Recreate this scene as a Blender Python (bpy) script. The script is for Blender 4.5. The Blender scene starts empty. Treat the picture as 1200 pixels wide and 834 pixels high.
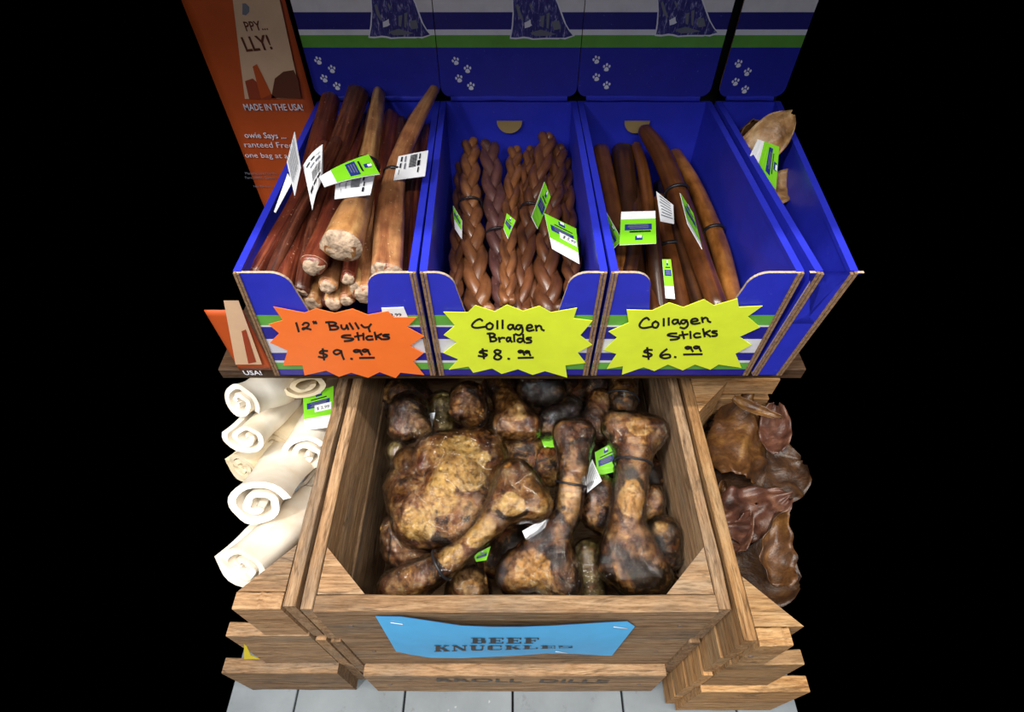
import bpy, bmesh, math, random
from mathutils import Vector, Matrix, noise
random.seed(7)
S = bpy.context.scene
C = S.collection
V = Vector
# ------------------------------------------------------------------ camera
CAM = V((0, 0, 1.03)); PITCH = math.radians(50); F = 655.0
cam = bpy.data.cameras.new('camera'); cam.sensor_fit = 'HORIZONTAL'; cam.sensor_width = 36.0
cam.lens = F / 1200 * 36; cam.clip_start = .01
co = bpy.data.objects.new('camera', cam); C.objects.link(co)
co.location = CAM; co.rotation_euler = (math.pi / 2 - PITCH, 0, 0); S.camera = co
# ------------------------------------------------------------------ world, lamps, exposure
w = bpy.data.worlds.new('world'); S.world = w; w.use_nodes = True
w.node_tree.nodes['Background'].inputs[0].default_value = (0, 0, 0, 1)
w.node_tree.nodes['Background'].inputs[1].default_value = 0
def area(name, loc, target, sx, sy, power, col=(1, 1, 1)):
    l = bpy.data.lights.new(name, 'AREA'); l.shape = 'RECTANGLE'; l.size = sx; l.size_y = sy
    l.energy = power; l.color = col
    o = bpy.data.objects.new(name, l); C.objects.link(o); o.location = loc
    o.rotation_euler = (V(target) - V(loc)).to_track_quat('-Z', 'Y').to_euler()
area('unseen_ceiling_lamp', (.05, -.10, 2.55), (.05, .0, 0), 3.0, .08, 52, (1, .95, .87))
area('unseen_ceiling_lamp', (.55, -.95, 2.6), (.1, .4, .3), 1.3, .08, 27, (1, .96, .90))
area('unseen_ceiling_lamp', (-1.0, -.70, 2.5), (-.0, .4, .4), .08, 1.2, 44, (1, .97, .93))
area('unseen_ceiling_lamp', (-.3, -2.5, 2.6), (0, .5, .6), 1.5, .5, 21, (.95, .97, 1))  # far fill lamp, added out of view to lift the dim header panels
S.view_settings.view_transform = 'Standard'; S.view_settings.look = 'None'
S.view_settings.gamma = 1; S.view_settings.use_curve_mapping = False
S.view_settings.exposure = 0.3
# ------------------------------------------------------------------ measuring helpers
FW = V((0, math.cos(PITCH), -math.sin(PITCH))); UP = V((0, math.sin(PITCH), math.cos(PITCH))); RT = V((1, 0, 0))
def ray(x, y): return FW + RT * ((x - 600) / F) + UP * ((417 - y) / F)
def pz(x, y, z):
    r = ray(x, y); return CAM + r * ((z - CAM.z) / r.z)
def py(x, y, Y):
    r = ray(x, y); return CAM + r * (Y / r.y)
def pp(x, y, pl):
    p, n = pl; r = ray(x, y); return CAM + r * ((p - CAM).dot(n) / r.dot(n))
def dep(p): return (p - CAM).dot(FW)
def rp(r, p): return r * dep(p) / F
def plane3(a, b, c):
    n = (b - a).cross(c - a).normalized()
    if n.dot(CAM - a) < 0: n = -n
    return (a, n)
def shift(pl, d): return (pl[0] + pl[1] * d, pl[1])
# ------------------------------------------------------------------ materials
def lin(h):
    c = [int(h[i:i + 2], 16) / 255 for i in (0, 2, 4)]
    return tuple((x / 12.92 if x <= .04045 else ((x + .055) / 1.055) ** 2.4) for x in c) + (1,)
class N:
    def __init__(s, name):
        s.m = bpy.data.materials.new(name); s.m.use_nodes = True
        s.t = s.m.node_tree; s.b = s.t.nodes['Principled BSDF']
    def n(s, typ, **kw):
        nd = s.t.nodes.new(typ)
        for k, v in kw.items():
            if k in nd.inputs: nd.inputs[k].default_value = v
            else: setattr(nd, k, v)
        return nd
    def l(s, a, b): s.t.links.new(a, b)
    def coords(s, kind='Object', scale=(1, 1, 1), rnd=True):
        tc = s.n('ShaderNodeTexCoord'); mp = s.n('ShaderNodeMapping'); mp.inputs['Scale'].default_value = scale
        s.l(tc.outputs[kind], mp.inputs['Vector'])
        if rnd:
            oi = s.n('ShaderNodeObjectInfo'); mu = s.n('ShaderNodeMath', operation='MULTIPLY'); mu.inputs[1].default_value = 53.7
            s.l(oi.outputs['Random'], mu.inputs[0])
            cb = s.n('ShaderNodeCombineXYZ')
            for i in range(3): s.l(mu.outputs[0], cb.inputs[i])
            s.l(cb.outputs[0], mp.inputs['Location'])
        return mp.outputs[0]
    def noise(s, vec, scale=5, detail=4, rough=.55, dist=0):
        nd = s.n('ShaderNodeTexNoise'); nd.inputs['Scale'].default_value = scale; nd.inputs['Detail'].default_value = detail
        nd.inputs['Roughness'].default_value = rough; nd.inputs['Distortion'].default_value = dist
        s.l(vec, nd.inputs['Vector']); return nd.outputs[0]
    def ramp(s, fac, stops, const=False):
        r = s.n('ShaderNodeValToRGB'); e = r.color_ramp.elements
        if const: r.color_ramp.interpolation = 'CONSTANT'
        while len(e) > 1: e.remove(e[-1])
        e[0].position = stops[0][0]; e[0].color = stops[0][1]
        for p, c in stops[1:]:
            k = e.new(p); k.color = c
        s.l(fac, r.inputs[0]); return r.outputs[0]
    def mix(s, a, b, fac, mode='MIX'):
        m = s.n('ShaderNodeMix', data_type='RGBA', blend_type=mode)
        for sock, v in ((m.inputs[6], a), (m.inputs[7], b), (m.inputs[0], fac)):
            if hasattr(v, 'is_linked'): s.l(v, sock)
            else: sock.default_value = v
        return m.outputs[2]
    def col(s, v):
        if hasattr(v, 'is_linked'): s.l(v, s.b.inputs['Base Color'])
        else: s.b.inputs['Base Color'].default_value = v
    def bump(s, h, strength=.3, dist=.002, target=None, normal=None):
        b = s.n('ShaderNodeBump'); b.inputs['Strength'].default_value = strength; b.inputs['Distance'].default_value = dist
        s.l(h, b.inputs['Height'])
        if normal: s.l(normal, b.inputs['Normal'])
        s.l(b.outputs[0], target or s.b.inputs['Normal']); return b.outputs[0]
    def set(s, **kw):
        for k, v in kw.items(): s.b.inputs[k.replace('_', ' ')].default_value = v
        return s
def flat(name, h, rough=.55, var=.12, scale=30, bump=0, spec=.4):
    m = N(name); c = lin(h); v = m.coords()
    n = m.noise(v, scale, 4)
    a = tuple(x * (1 - var) for x in c[:3]) + (1,); b = tuple(min(1, x * (1 + var)) for x in c[:3]) + (1,)
    m.col(m.ramp(n, [(.3, a), (.7, b)])); m.set(Roughness=rough, Specular_IOR_Level=spec)
    if bump: m.bump(n, bump)
    return m.m
def wood_mat(name, dark, mid, light, grey):
    m = N(name); v = m.coords('Object', (5, 75, 75)); v2 = m.coords('Object', (6, 22, 22)); v3 = m.coords('Object', (40, 330, 330)); v4 = m.coords('Object', (14, 40, 40))
    g = m.noise(v, 1.4, 8, .68, .5); base = m.ramp(g, [(.26, lin(dark)), (.47, lin(mid)), (.70, lin(light))])
    st = m.noise(v2, 1.3, 6, .65); base = m.mix(base, lin(grey), m.ramp(st, [(.48, (0, 0, 0, 1)), (.66, (.7, .7, .7, 1))]))
    ds = m.noise(v2, .8, 7, .72, 1.0); base = m.mix(base, lin('2c211a'), m.ramp(ds, [(.58, (0, 0, 0, 1)), (.70, (.8, .8, .8, 1))]))
    fine = m.noise(v3, 1.2, 5, .7); base = m.mix(base, m.ramp(fine, [(.34, (.5, .46, .42, 1)), (.56, (1, 1, 1, 1))]), .9, 'MULTIPLY')
    cr = m.noise(v, .55, 3, .5, .3); base = m.mix(base, lin('35271c'), m.ramp(cr, [(.490, (0, 0, 0, 1)), (.5, (.55, .55, .55, 1)), (.510, (0, 0, 0, 1))]))
    oi = m.n('ShaderNodeObjectInfo'); base = m.mix(base, m.ramp(oi.outputs['Random'], [(0, lin('c4bbb2')), (.5, lin('e9e2da')), (1, lin('f8ecdd'))]), 1.0, 'MULTIPLY')
    m.col(base); m.set(Roughness=.8, Specular_IOR_Level=.2)
    nb = m.bump(g, .8, .002); nb = m.bump(fine, .6, .0012, normal=nb); m.bump(cr, .3, .002, normal=nb)
    return m.m
M = {}
M['wood'] = wood_mat('weathered_crate_wood', '76604b', 'ab8c6c', 'cfb494', '918679')
M['wood2'] = wood_mat('fresh_crate_wood', '8a6440', 'be9566', 'e0be90', 'b09a7c')
M['wood_dark'] = wood_mat('dark_shelf_wood', '33251a', '4c3828', '5f4936', '4a443e')
M['nail'] = flat('rusty_steel', '5a4a40', .45, .2); M['steel'] = flat('staple_steel', 'b9bcc2', .3, .1)
def floor_mat():
    m = N('grey_painted_floor'); v = m.coords('Object', (1, 1, 1))
    n = m.noise(v, 9, 6, .6); c = m.ramp(n, [(.3, lin('626a70')), (.7, lin('798187'))])
    d = m.noise(v, 26, 8, .72); c = m.mix(c, lin('4d4c48'), m.ramp(d, [(.60, (0, 0, 0, 1)), (.74, (.8, .8, .8, 1))]))
    e = m.noise(v, 55, 3, .5); c = m.mix(c, lin('b9bcbc'), m.ramp(e, [(.70, (0, 0, 0, 1)), (.76, (.8, .8, .8, 1))]))
    m.col(c); m.set(Roughness=.55); m.bump(d, .2, .001); return m.m
M['floor'] = floor_mat()
M['wall'] = flat('black_wall_paint', '0d0d0e', .8)
# cardboard
BLUE = '2a33c4'; NAVY = '22249a'; GREEN = '63ad45'; WHITE = 'dfe0ea'
def card(name, stops=None, base=BLUE):
    m = N(name); v = m.coords('Object', (1, 1, 1), False)
    if stops:
        sp = m.n('ShaderNodeSeparateXYZ'); m.l(v, sp.inputs[0])
        mr = m.n('ShaderNodeMapRange'); mr.inputs['From Min'].default_value = 0; mr.inputs['From Max'].default_value = .4
        m.l(sp.outputs[2], mr.inputs[0]); c = m.ramp(mr.outputs[0], [(max(0, z / .4), lin(h)) for z, h in stops], True)
    else: c = lin(base)
    n = m.noise(m.coords('Object', (6, 6, 6)), 8, 5); c = m.mix(c, m.ramp(n, [(.3, (.86, .86, .86, 1)), (.7, (1, 1, 1, 1))]), 1.0, 'MULTIPLY')
    dn = m.noise(m.coords('Object', (60, 60, 60)), 6, 3, .5); c = m.mix(c, lin('8f90b0'), m.ramp(dn, [(.70, (0, 0, 0, 1)), (.78, (.35, .35, .35, 1))]))
    m.col(c); m.set(Roughness=.42, Specular_IOR_Level=.45)
    fl = m.n('ShaderNodeTexWave'); fl.inputs['Scale'].default_value = 60; m.l(v, fl.inputs['Vector']); m.bump(fl.outputs[0], .04, .0005)
    return m.m
M['blue'] = card('blue_card'); M['kraft'] = flat('kraft_corrugated_edge', '86694d', .85, .45, 300)
M['kraft_edge'] = flat('kraft_cut_edge', 'b09c84', .85, .3, 300)
M['kraft_tab'] = flat('kraft_tab', '9c8458', .8)
# printed cards and paper
for k, h in dict(white='eceef2', cream='d9d3c4', tag_green='7ed321', tag_navy='1f2f80', ink='14131a', orange_sign='ff7a30',
                 yellow_sign='dff23a', sky_paper='4bb4f2', yellow_note='f2d81a', bag_orange='ad4a1e', bag_tan='c9a788', bag_brown='5b3020',
                 bag_red='8e3a22', black_rubber='17171b', grey_ink='6b6f7a', stencil='4d4135', print_white='d9dae6', print_blue='2b2a75').items():
    M[k] = flat(k, h, .5, .05, 40)
M['black_rubber'] = flat('black_rubber', '1c1c20', .35, .1, 40)
def dogmat():
    m = N('dog_engraving'); v = m.coords('Object', (260, 260, 70), False); n = m.noise(v, 1.2, 5, .7, .8)
    m.col(m.ramp(n, [(.46, lin('221f68')), (.56, lin('3a3784')), (.68, lin('a9a7c8'))])); m.set(Roughness=.6); return m.m
M['dog'] = dogmat()
# chews
def chew(name, cols, rough=.35, stretch=(9, 9), bump=.5, spots=None, coat=0.2):
    m = N(name); tc = m.n('ShaderNodeTexCoord'); mp = m.n('ShaderNodeMapping'); mp.inputs['Scale'].default_value = (stretch[0], stretch[1], 1)
    m.l(tc.outputs['UV'], mp.inputs['Vector']); oi = m.n('ShaderNodeObjectInfo')
    mu = m.n('ShaderNodeMath', operation='MULTIPLY'); mu.inputs[1].default_value = 31; m.l(oi.outputs['Random'], mu.inputs[0])
    cb = m.n('ShaderNodeCombineXYZ'); m.l(mu.outputs[0], cb.inputs[0]); m.l(mu.outputs[0], cb.inputs[1]); m.l(cb.outputs[0], mp.inputs['Location'])
    n = m.noise(mp.outputs[0], 1, 6, .6, .5)
    c = m.ramp(n, [(.28 + .44 * i / (len(cols) - 1), lin(h)) for i, h in enumerate(cols)])
    n2 = m.noise(m.coords('Object', (1, 1, 1)), 55, 5, .65)
    c = m.mix(c, m.ramp(n2, [(.35, (.55, .5, .48, 1)), (.6, (1, 1, 1, 1))]), .8, 'MULTIPLY')
    if spots: c = m.mix(c, lin(spots), m.ramp(m.noise(m.coords('Object'), 300, 2), [(.68, (0, 0, 0, 1)), (.74, (.6, .6, .6, 1))]))
    m.col(c); m.set(Roughness=rough, Coat_Weight=coat, Coat_Roughness=.2); m.bump(n, bump, .0015); return m.m
M['bully_red'] = chew('bully_red', ['34150e', '642a1b', '8d4b30'], .36, (14, 9), .9, 'c89878', .35)
M['bully_dark'] = chew('bully_dark', ['27120c', '4f2518', '7a4630'], .36, (10, 12), .9, 'b08060', .35)
M['bully_tan'] = chew('bully_tan', ['6c3a24', '9a6540', 'bb8a5c'], .38, (8, 13), .8, 'e0c09a', .3)
M['bully_gold'] = chew('bully_gold', ['74432a', 'a67646', 'c79f6a'], .38, (7, 12), .7, 'e0cca0')
M['cut_pale'] = flat('pale_cut_end', 'a8917b', .7, .6, 150, 1.0)
M['braid_tan'] = chew('braid_tan', ['4a2c18', '7a4c2c', '8f5f3a'], .38, (3, 12), .3)
M['braid_brown'] = chew('braid_brown', ['38200f', '5f3820', '78492c'], .4, (3, 12), .3)
M['braid_plum'] = chew('braid_plum', ['36201c', '573430', '6b4640'], .5, (3, 14), .5, '9a7464')
M['collagen'] = chew('collagen', ['2e180a', '5a3216', '7a4a22'], .3, (5, 5), .25, None, .4)
M['collagen_lt'] = chew('collagen_light', ['54300f', '8a5524', 'a8723a'], .3, (4, 22), .25, None, .4)
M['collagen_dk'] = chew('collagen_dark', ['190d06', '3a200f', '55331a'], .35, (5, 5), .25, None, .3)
def hidemat(name, a, b, c_):
    m = N(name); v = m.coords('Object'); n = m.noise(v, 22, 5, .55, .4); n2 = m.noise(v, 240, 3)
    m.col(m.ramp(n, [(.3, lin(a)), (.52, lin(b)), (.7, lin(c_))])); m.set(Roughness=.48, Specular_IOR_Level=.35); nb = m.bump(n2, .12, .0006); m.bump(n, .3, .002, normal=nb); return m.m
M['rawhide'] = hidemat('rawhide', 'e6d8c0', 'f1e8d8', 'f8f3e8'); M['rawhide_cream'] = hidemat('rawhide_cream', 'd2bd98', 'e0cfae', 'eadfc4')
def earmat(name, cols):
    m = N(name); v = m.coords('Object'); n = m.noise(v, 26, 6, .62, .8); n2 = m.noise(v, 130, 4)
    c = m.ramp(n, [(.3, lin(cols[0])), (.5, lin(cols[1])), (.72, lin(cols[2]))])
    c = m.mix(c, m.ramp(n2, [(.3, (.6, .6, .6, 1)), (.6, (1, 1, 1, 1))]), .8, 'MULTIPLY')
    m.col(c); m.set(Roughness=.46, Coat_Weight=.10, Coat_Roughness=.2); nb = m.bump(n, .6, .004); m.bump(n2, .7, .0015, normal=nb); return m.m
M['ear_brown'] = earmat('pig_ear_brown', ['2c190c', '573619', '86602f'])
M['ear_plum'] = earmat('pig_ear_plum', ['2e1913', '553326', '7d5640'])
M['ear_dark'] = earmat('pig_ear_dark', ['1a0e07', '38210f', '573a1e'])
M['chip'] = earmat('dried_chip', ['6d4a2a', 'a67c4c', 'cfae7e'])
def bonemat(name, cols, pale='d9b76a', dark=.54):
    m = N(name); v = m.coords('Object'); n = m.noise(v, 30, 9, .72, .8); n2 = m.noise(v, 150, 7, .75, .4); n3 = m.noise(v, 17, 8, .7, .9); n4 = m.noise(v, 48, 8, .75, .6)
    c = m.ramp(n, [(.37 + .25 * i / (len(cols) - 1), lin(h)) for i, h in enumerate(cols)])
    c = m.mix(c, lin('7a3d1c'), m.ramp(n4, [(.52, (0, 0, 0, 1)), (.60, (.6, .6, .6, 1))]))
    at = m.n('ShaderNodeAttribute'); at.attribute_name = 'tone'
    mp = m.ramp(n4, [(.36, lin('96682c')), (.5, lin(pale)), (.66, lin('dcc288'))])
    sep = m.n('ShaderNodeMath', operation='ADD'); m.l(at.outputs['Fac'], sep.inputs[0])
    s2 = m.n('ShaderNodeMath', operation='MULTIPLY_ADD'); s2.inputs[1].default_value = 2.2; s2.inputs[2].default_value = -1.1
    m.l(n3, s2.inputs[0]); m.l(s2.outputs[0], sep.inputs[1])
    c = m.mix(c, mp, m.ramp(sep.outputs[0], [(.36, (0, 0, 0, 1)), (.5, (.95, .95, .95, 1))]))
    sp = m.n('ShaderNodeMath', operation='MULTIPLY_ADD'); sp.inputs[1].default_value = -.10; m.l(at.outputs['Fac'], sp.inputs[0]); m.l(n3, sp.inputs[2])
    c = m.mix(c, lin('1c0e08'), m.ramp(sp.outputs[0], [(dark, (0, 0, 0, 1)), (dark + .045, (.92, .92, .92, 1))]))
    c = m.mix(c, m.ramp(n2, [(.38, (.2, .13, .1, 1)), (.54, (1, 1, 1, 1))]), .85, 'MULTIPLY')
    m.col(c); m.set(Roughness=.45, Specular_IOR_Level=.4); nb = m.bump(n4, .7, .003); m.bump(n2, .6, .0012, normal=nb); return m.m
M['bone_gold'] = bonemat('bone_gold', ['2f1508', '6c4117', 'a07033', 'c6a364'], 'cba456', dark=.55)
M['bone_brown'] = bonemat('bone_brown', ['241208', '5c3513', '97682f', 'c09658'], 'c08e40', dark=.535)
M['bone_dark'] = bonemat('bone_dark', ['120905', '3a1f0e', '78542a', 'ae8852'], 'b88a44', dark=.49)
M['bone_olive'] = bonemat('bone_olive', ['33280f', '665629', '85753f', 'a89866'], dark=.60)
def filmmat():
    m = N('clear_shrink_film'); t = m.t; t.nodes.remove(m.b); out = t.nodes['Material Output']
    v = m.coords('Object', (1, 1, 1)); n = m.noise(v, 32, 4, .6, 2.6); n2 = m.noise(v, 95, 4, .65, 1.6)
    def ridge(x):
        a = m.n('ShaderNodeMath', operation='SUBTRACT'); a.inputs[1].default_value = .5; m.l(x, a.inputs[0])
        b = m.n('ShaderNodeMath', operation='ABSOLUTE'); m.l(a.outputs[0], b.inputs[0]); return b.outputs[0]
    ad = m.n('ShaderNodeMath', operation='MULTIPLY_ADD'); ad.inputs[1].default_value = .5; m.l(ridge(n2), ad.inputs[0]); m.l(ridge(n), ad.inputs[2])
    gl = m.n('ShaderNodeBsdfGlossy'); gl.inputs['Roughness'].default_value = .04; gl.inputs['Color'].default_value = (1, 1, 1, 1)
    tr = m.n('ShaderNodeBsdfTransparent'); tr.inputs['Color'].default_value = (.97, .97, .97, 1)
    b = m.n('ShaderNodeBump'); b.inputs['Strength'].default_value = .8; b.inputs['Distance'].default_value = .007; b.invert = True; m.l(ad.outputs[0], b.inputs['Height'])
    m.l(b.outputs[0], gl.inputs['Normal'])
    fr = m.n('ShaderNodeFresnel'); fr.inputs['IOR'].default_value = 1.55; m.l(b.outputs[0], fr.inputs['Normal'])
    f2 = m.n('ShaderNodeMath', operation='MULTIPLY_ADD'); f2.inputs[1].default_value = 1.35; f2.inputs[2].default_value = .0; f2.use_clamp = True; m.l(fr.outputs[0], f2.inputs[0])
    mx = m.n('ShaderNodeMixShader'); m.l(f2.outputs[0], mx.inputs[0]); m.l(tr.outputs[0], mx.inputs[1]); m.l(gl.outputs[0], mx.inputs[2])
    m.l(mx.outputs[0], out.inputs['Surface']); return m.m
M['film'] = filmmat()
# ------------------------------------------------------------------ object helpers
def tag(o, label=None, cat=None, group=None, kind=None):
    if label: o['label'] = label
    if cat: o['category'] = cat
    if group: o['group'] = group
    if kind: o['kind'] = kind
    return o
def empty(name, loc, label, cat, group=None):
    o = bpy.data.objects.new(name, None); C.objects.link(o); o.location = loc; o.empty_display_size = .02
    return tag(o, label, cat, group)
def link(name, me, mat, parent=None, loc=None):
    """vertices are in world space; origin goes to loc (or the bottom centre), parent is unrotated"""
    vs = [v.co for v in me.vertices]
    if loc is None:
        mn = [min(v[i] for v in vs) for i in range(3)]; mx = [max(v[i] for v in vs) for i in range(3)]
        loc = V(((mn[0] + mx[0]) / 2, (mn[1] + mx[1]) / 2, mn[2]))
    me.transform(Matrix.Translation(-V(loc)))
    for m in (mat if isinstance(mat, (list, tuple)) else [mat]): me.materials.append(M[m] if isinstance(m, str) else m)
    o = bpy.data.objects.new(name, me); C.objects.link(o)
    if parent:
        o.parent = parent; bl = V((0, 0, 0)); p = parent
        while p: bl += p.location; p = p.parent
        o.location = V(loc) - bl
    else: o.location = loc
    return o
def mesh(name, vs, fs, mat, parent=None, smooth=False, loc=None, uvs=None, mi=None):
    me = bpy.data.meshes.new(name); me.from_pydata([tuple(v) for v in vs], [], fs); me.update()
    if uvs:
        ul = me.uv_layers.new(name='UVMap')
        for p in me.polygons:
            for li, vi in zip(p.loop_indices, p.vertices): ul.data[li].uv = uvs[vi]
    if smooth: me.shade_smooth()
    o = link(name, me, mat, parent, loc)
    if mi:
        for p, k in zip(me.polygons, mi): p.material_index = k
    return o
def slat(name, a, b, hz, th, mat, parent, up=V((0, 0, 1)), cuts=5, jit=.0006, bev=.0012):
    """board whose centre line runs a->b, height hz along up, thickness th"""
    a, b = V(a), V(b); x = (b - a); L = x.length; x.normalize(); z = (up - x * up.dot(x)).normalized(); y = z.cross(x)
    vs = []; fs = []
    prof = [(-th / 2 + bev, -hz / 2), (th / 2 - bev, -hz / 2), (th / 2, -hz / 2 + bev), (th / 2, hz / 2 - bev), (th / 2 - bev, hz / 2), (-th / 2 + bev, hz / 2), (-th / 2, hz / 2 - bev), (-th / 2, -hz / 2 + bev)]
    for i in range(cuts + 1):
        dx = -L / 2 + L * i / cuts + (random.uniform(-1, 1) * jit * 2 if 0 < i < cuts else 0)
        j1, j2 = random.uniform(-1, 1) * jit, random.uniform(-1, 1) * jit
        for (py_, pz_) in prof:
            vs.append(V((dx, py_ + (j1 if py_ > 0 else j2) * .5, pz_ + (j1 if pz_ > 0 else j2))))
    for i in range(cuts):
        for k in range(8):
            fs.append((i * 8 + k, (i + 1) * 8 + k, (i + 1) * 8 + (k + 1) % 8, i * 8 + (k + 1) % 8))
    fs.append(tuple(range(8))); fs.append(tuple(cuts * 8 + 7 - k for k in range(8)))
    me = bpy.data.meshes.new(name); me.from_pydata(vs, [], fs); me.update()
    bm = bmesh.new(); bm.from_mesh(me); bmesh.ops.recalc_face_normals(bm, faces=bm.faces); bm.to_mesh(me); bm.free()
    me.materials.append(M[mat])
    o = bpy.data.objects.new(name, me); C.objects.link(o)
    R = Matrix((x, y, z)).transposed().to_4x4(); cen = (a + b) / 2
    if parent:
        o.parent = parent; bl = V((0, 0, 0)); p = parent
        while p: bl += p.location; p = p.parent
        cen = cen - bl
    o.matrix_basis = Matrix.Translation(cen) @ R
    return o
def prism(name, poly, n, th, mat, parent=None, loc=None, mi=None):
    """extrude a 3D polygon by th along -n (front face stays)"""
    k = len(poly); vs = [V(p) for p in poly] + [V(p) - n * th for p in poly]
    fs = [tuple(range(k)), tuple(range(2 * k - 1, k - 1, -1))] + [(i, i + k, (i + 1) % k + k, (i + 1) % k) for i in range(k)]
    me = bpy.data.meshes.new(name); me.from_pydata(vs, [], fs); me.update()
    bm = bmesh.new(); bm.from_mesh(me); bmesh.ops.recalc_face_normals(bm, faces=bm.faces)
    bm.to_mesh(me); bm.free()
    o = link(name, me, mat, parent, loc)
    if mi:
        for p in me.polygons: p.material_index = 0 if len(p.vertices) == k and k != 4 else (mi if abs(p.normal.dot(n)) < .5 else 0)
    return o
def spline(pts, n):
    """Catmull-Rom through (Vector, radius)"""
    out = []; P = [pts[0]] + list(pts) + [pts[-1]]
    for i in range(1, len(P) - 2):
        for k in range(n):
            t = k / n; a, b, c, d = P[i - 1], P[i], P[i + 1], P[i + 2]
            f = lambda A, B, Cc, D: .5 * ((2 * B) + (Cc - A) * t + (2 * A - 5 * B + 4 * Cc - D) * t * t + (3 * B - A - 3 * Cc + D) * t ** 3)
            out.append((f(a[0], b[0], c[0], d[0]), f(a[1], b[1], c[1], d[1])))
    out.append(pts[-1]); return out
def tube(name, pts, mat, parent=None, nseg=16, n=8, shape=None, capmat=None, flatten=1.0, loc=None, seed=None, round_end=.35):
    """smooth tube; shape(phi, s) multiplies the radius; closes with a small dome"""
    sp = spline(pts, n) if n > 1 else list(pts)
    sd = random.random() * 100 if seed is None else seed
    T = []; L = [0]
    for i in range(len(sp)):
        a = sp[max(0, i - 1)][0]; b = sp[min(len(sp) - 1, i + 1)][0]; T.append((b - a).normalized())
        if i: L.append(L[-1] + (sp[i][0] - sp[i - 1][0]).length)
    up = V((0, 0, 1)) if abs(T[0].z) < .9 else V((0, 1, 0))
    rings = []; u = (up - T[0] * up.dot(T[0])).normalized()
    vs = []; uvs = []; fs = []; mi = []
    def ring(c, t, u, r, s):
        v = t.cross(u); b = len(vs)
        for k in range(nseg):
            ph = 2 * math.pi * k / nseg
            m = shape(ph, s, sd) if shape else 1
            vs.append(c + (u * math.cos(ph) * flatten + v * math.sin(ph)) * r * m); uvs.append((k / nseg if k <= nseg / 2 else 1 - k / nseg, s))
        return b
    r0 = sp[0][1]; re = sp[-1][1]
    bs = [ring(sp[0][0] - T[0] * r0 * round_end, T[0], u, r0 * .72, 0)]
    for i, (c, r) in enumerate(sp):
        u = (u - T[i] * u.dot(T[i])).normalized(); bs.append(ring(c, T[i], u, r, L[i]))
    bs.append(ring(sp[-1][0] + T[-1] * re * round_end, T[-1], u, re * .72, L[-1]))
    for a, b in zip(bs, bs[1:]):
        for k in range(nseg): fs.append((a + k, a + (k + 1) % nseg, b + (k + 1) % nseg, b + k)); mi.append(0)
    for b, c, fl in ((bs[0], sp[0][0] - T[0] * r0 * round_end * .85, True), (bs[-1], sp[-1][0] + T[-1] * re * round_end * 1.2, False)):
        vs.append(c); uvs.append((.5, 0))
        for k in range(nseg):
            f = (b + k, b + (k + 1) % nseg, len(vs) - 1); fs.append(f[::-1] if fl else f); mi.append(0)
    return mesh(name, vs, fs, mat, parent, True, loc, uvs), sp, T
def ring_band(name, c, t, R, r, mat, parent, seg=28, wob=.0):
    t = t.normalized(); u = t.orthogonal().normalized(); v = t.cross(u); vs = []; fs = []
    for i in range(seg):
        a = 2 * math.pi * i / seg; d = u * math.cos(a) + v * math.sin(a)
        for k in range(6):
            b = 2 * math.pi * k / 6; vs.append(c + d * (R + r * math.cos(b)) + t * (r * 1.3 * math.sin(b) + wob * math.sin(a * 2)))
    for i in range(seg):
        for k in range(6): fs.append((i * 6 + k, ((i + 1) % seg) * 6 + k, ((i + 1) % seg) * 6 + (k + 1) % 6, i * 6 + (k + 1) % 6))
    return mesh(name, vs, fs, mat, parent, True)
def text_mesh(s, bold=0.0):
    cu = bpy.data.curves.new('lettering', 'FONT'); cu.body = s; cu.size = 1; cu.offset = bold; cu.resolution_u = 2
    o = bpy.data.objects.new('lettering', cu); C.objects.link(o)
    dg = bpy.context.evaluated_depsgraph_get(); me = bpy.data.meshes.new_from_object(o.evaluated_get(dg))
    vs = [v.co.copy() for v in me.vertices]; fs = [tuple(p.vertices) for p in me.polygons]
    bpy.data.objects.remove(o); bpy.data.meshes.remove(me); bpy.data.curves.remove(cu)
    return vs, fs
def text_on(s, A, B, n, mat, parent, hs=1.0, bold=.01, name='lettering', off=.0004, fn=None):
    """lettering from A to B (baseline) lying on a plane of normal n"""
    vs, fs = text_mesh(s, bold); x0 = min(v.x for v in vs); x1 = max(v.x for v in vs); k = (B - A).length / (x1 - x0)
    ux = (B - A).normalized(); uy = n.cross(ux).normalized()
    out = [A + ux * ((v.x - x0) * k) + uy * (v.y * k * hs) + n * off for v in vs]
    if fn: out = [fn(p) for p in out]
    return mesh(name, out, fs, mat, parent)
def ribbon(strokes, wd, tf):
    """strokes in 2D -> flat ribbons, tf maps 2D to 3D"""
    vs = []; fs = []
    for st in strokes:
        st = [V((p[0], p[1])) for p in st]; b = len(vs); n = len(st)
        for i, p in enumerate(st):
            d = (st[min(n - 1, i + 1)] - st[max(0, i - 1)]); d = d.normalized() if d.length > 0 else V((1, 0)); q = V((-d.y, d.x)) * wd / 2
            e = d * (-wd * .4 if i == 0 else wd * .4 if i == n - 1 else 0)
            vs += [tf(p + q + e), tf(p - q + e)]
        for i in range(n - 1): fs.append((b + 2 * i, b + 2 * i + 1, b + 2 * i + 3, b + 2 * i + 2))
    return vs, fs
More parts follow.
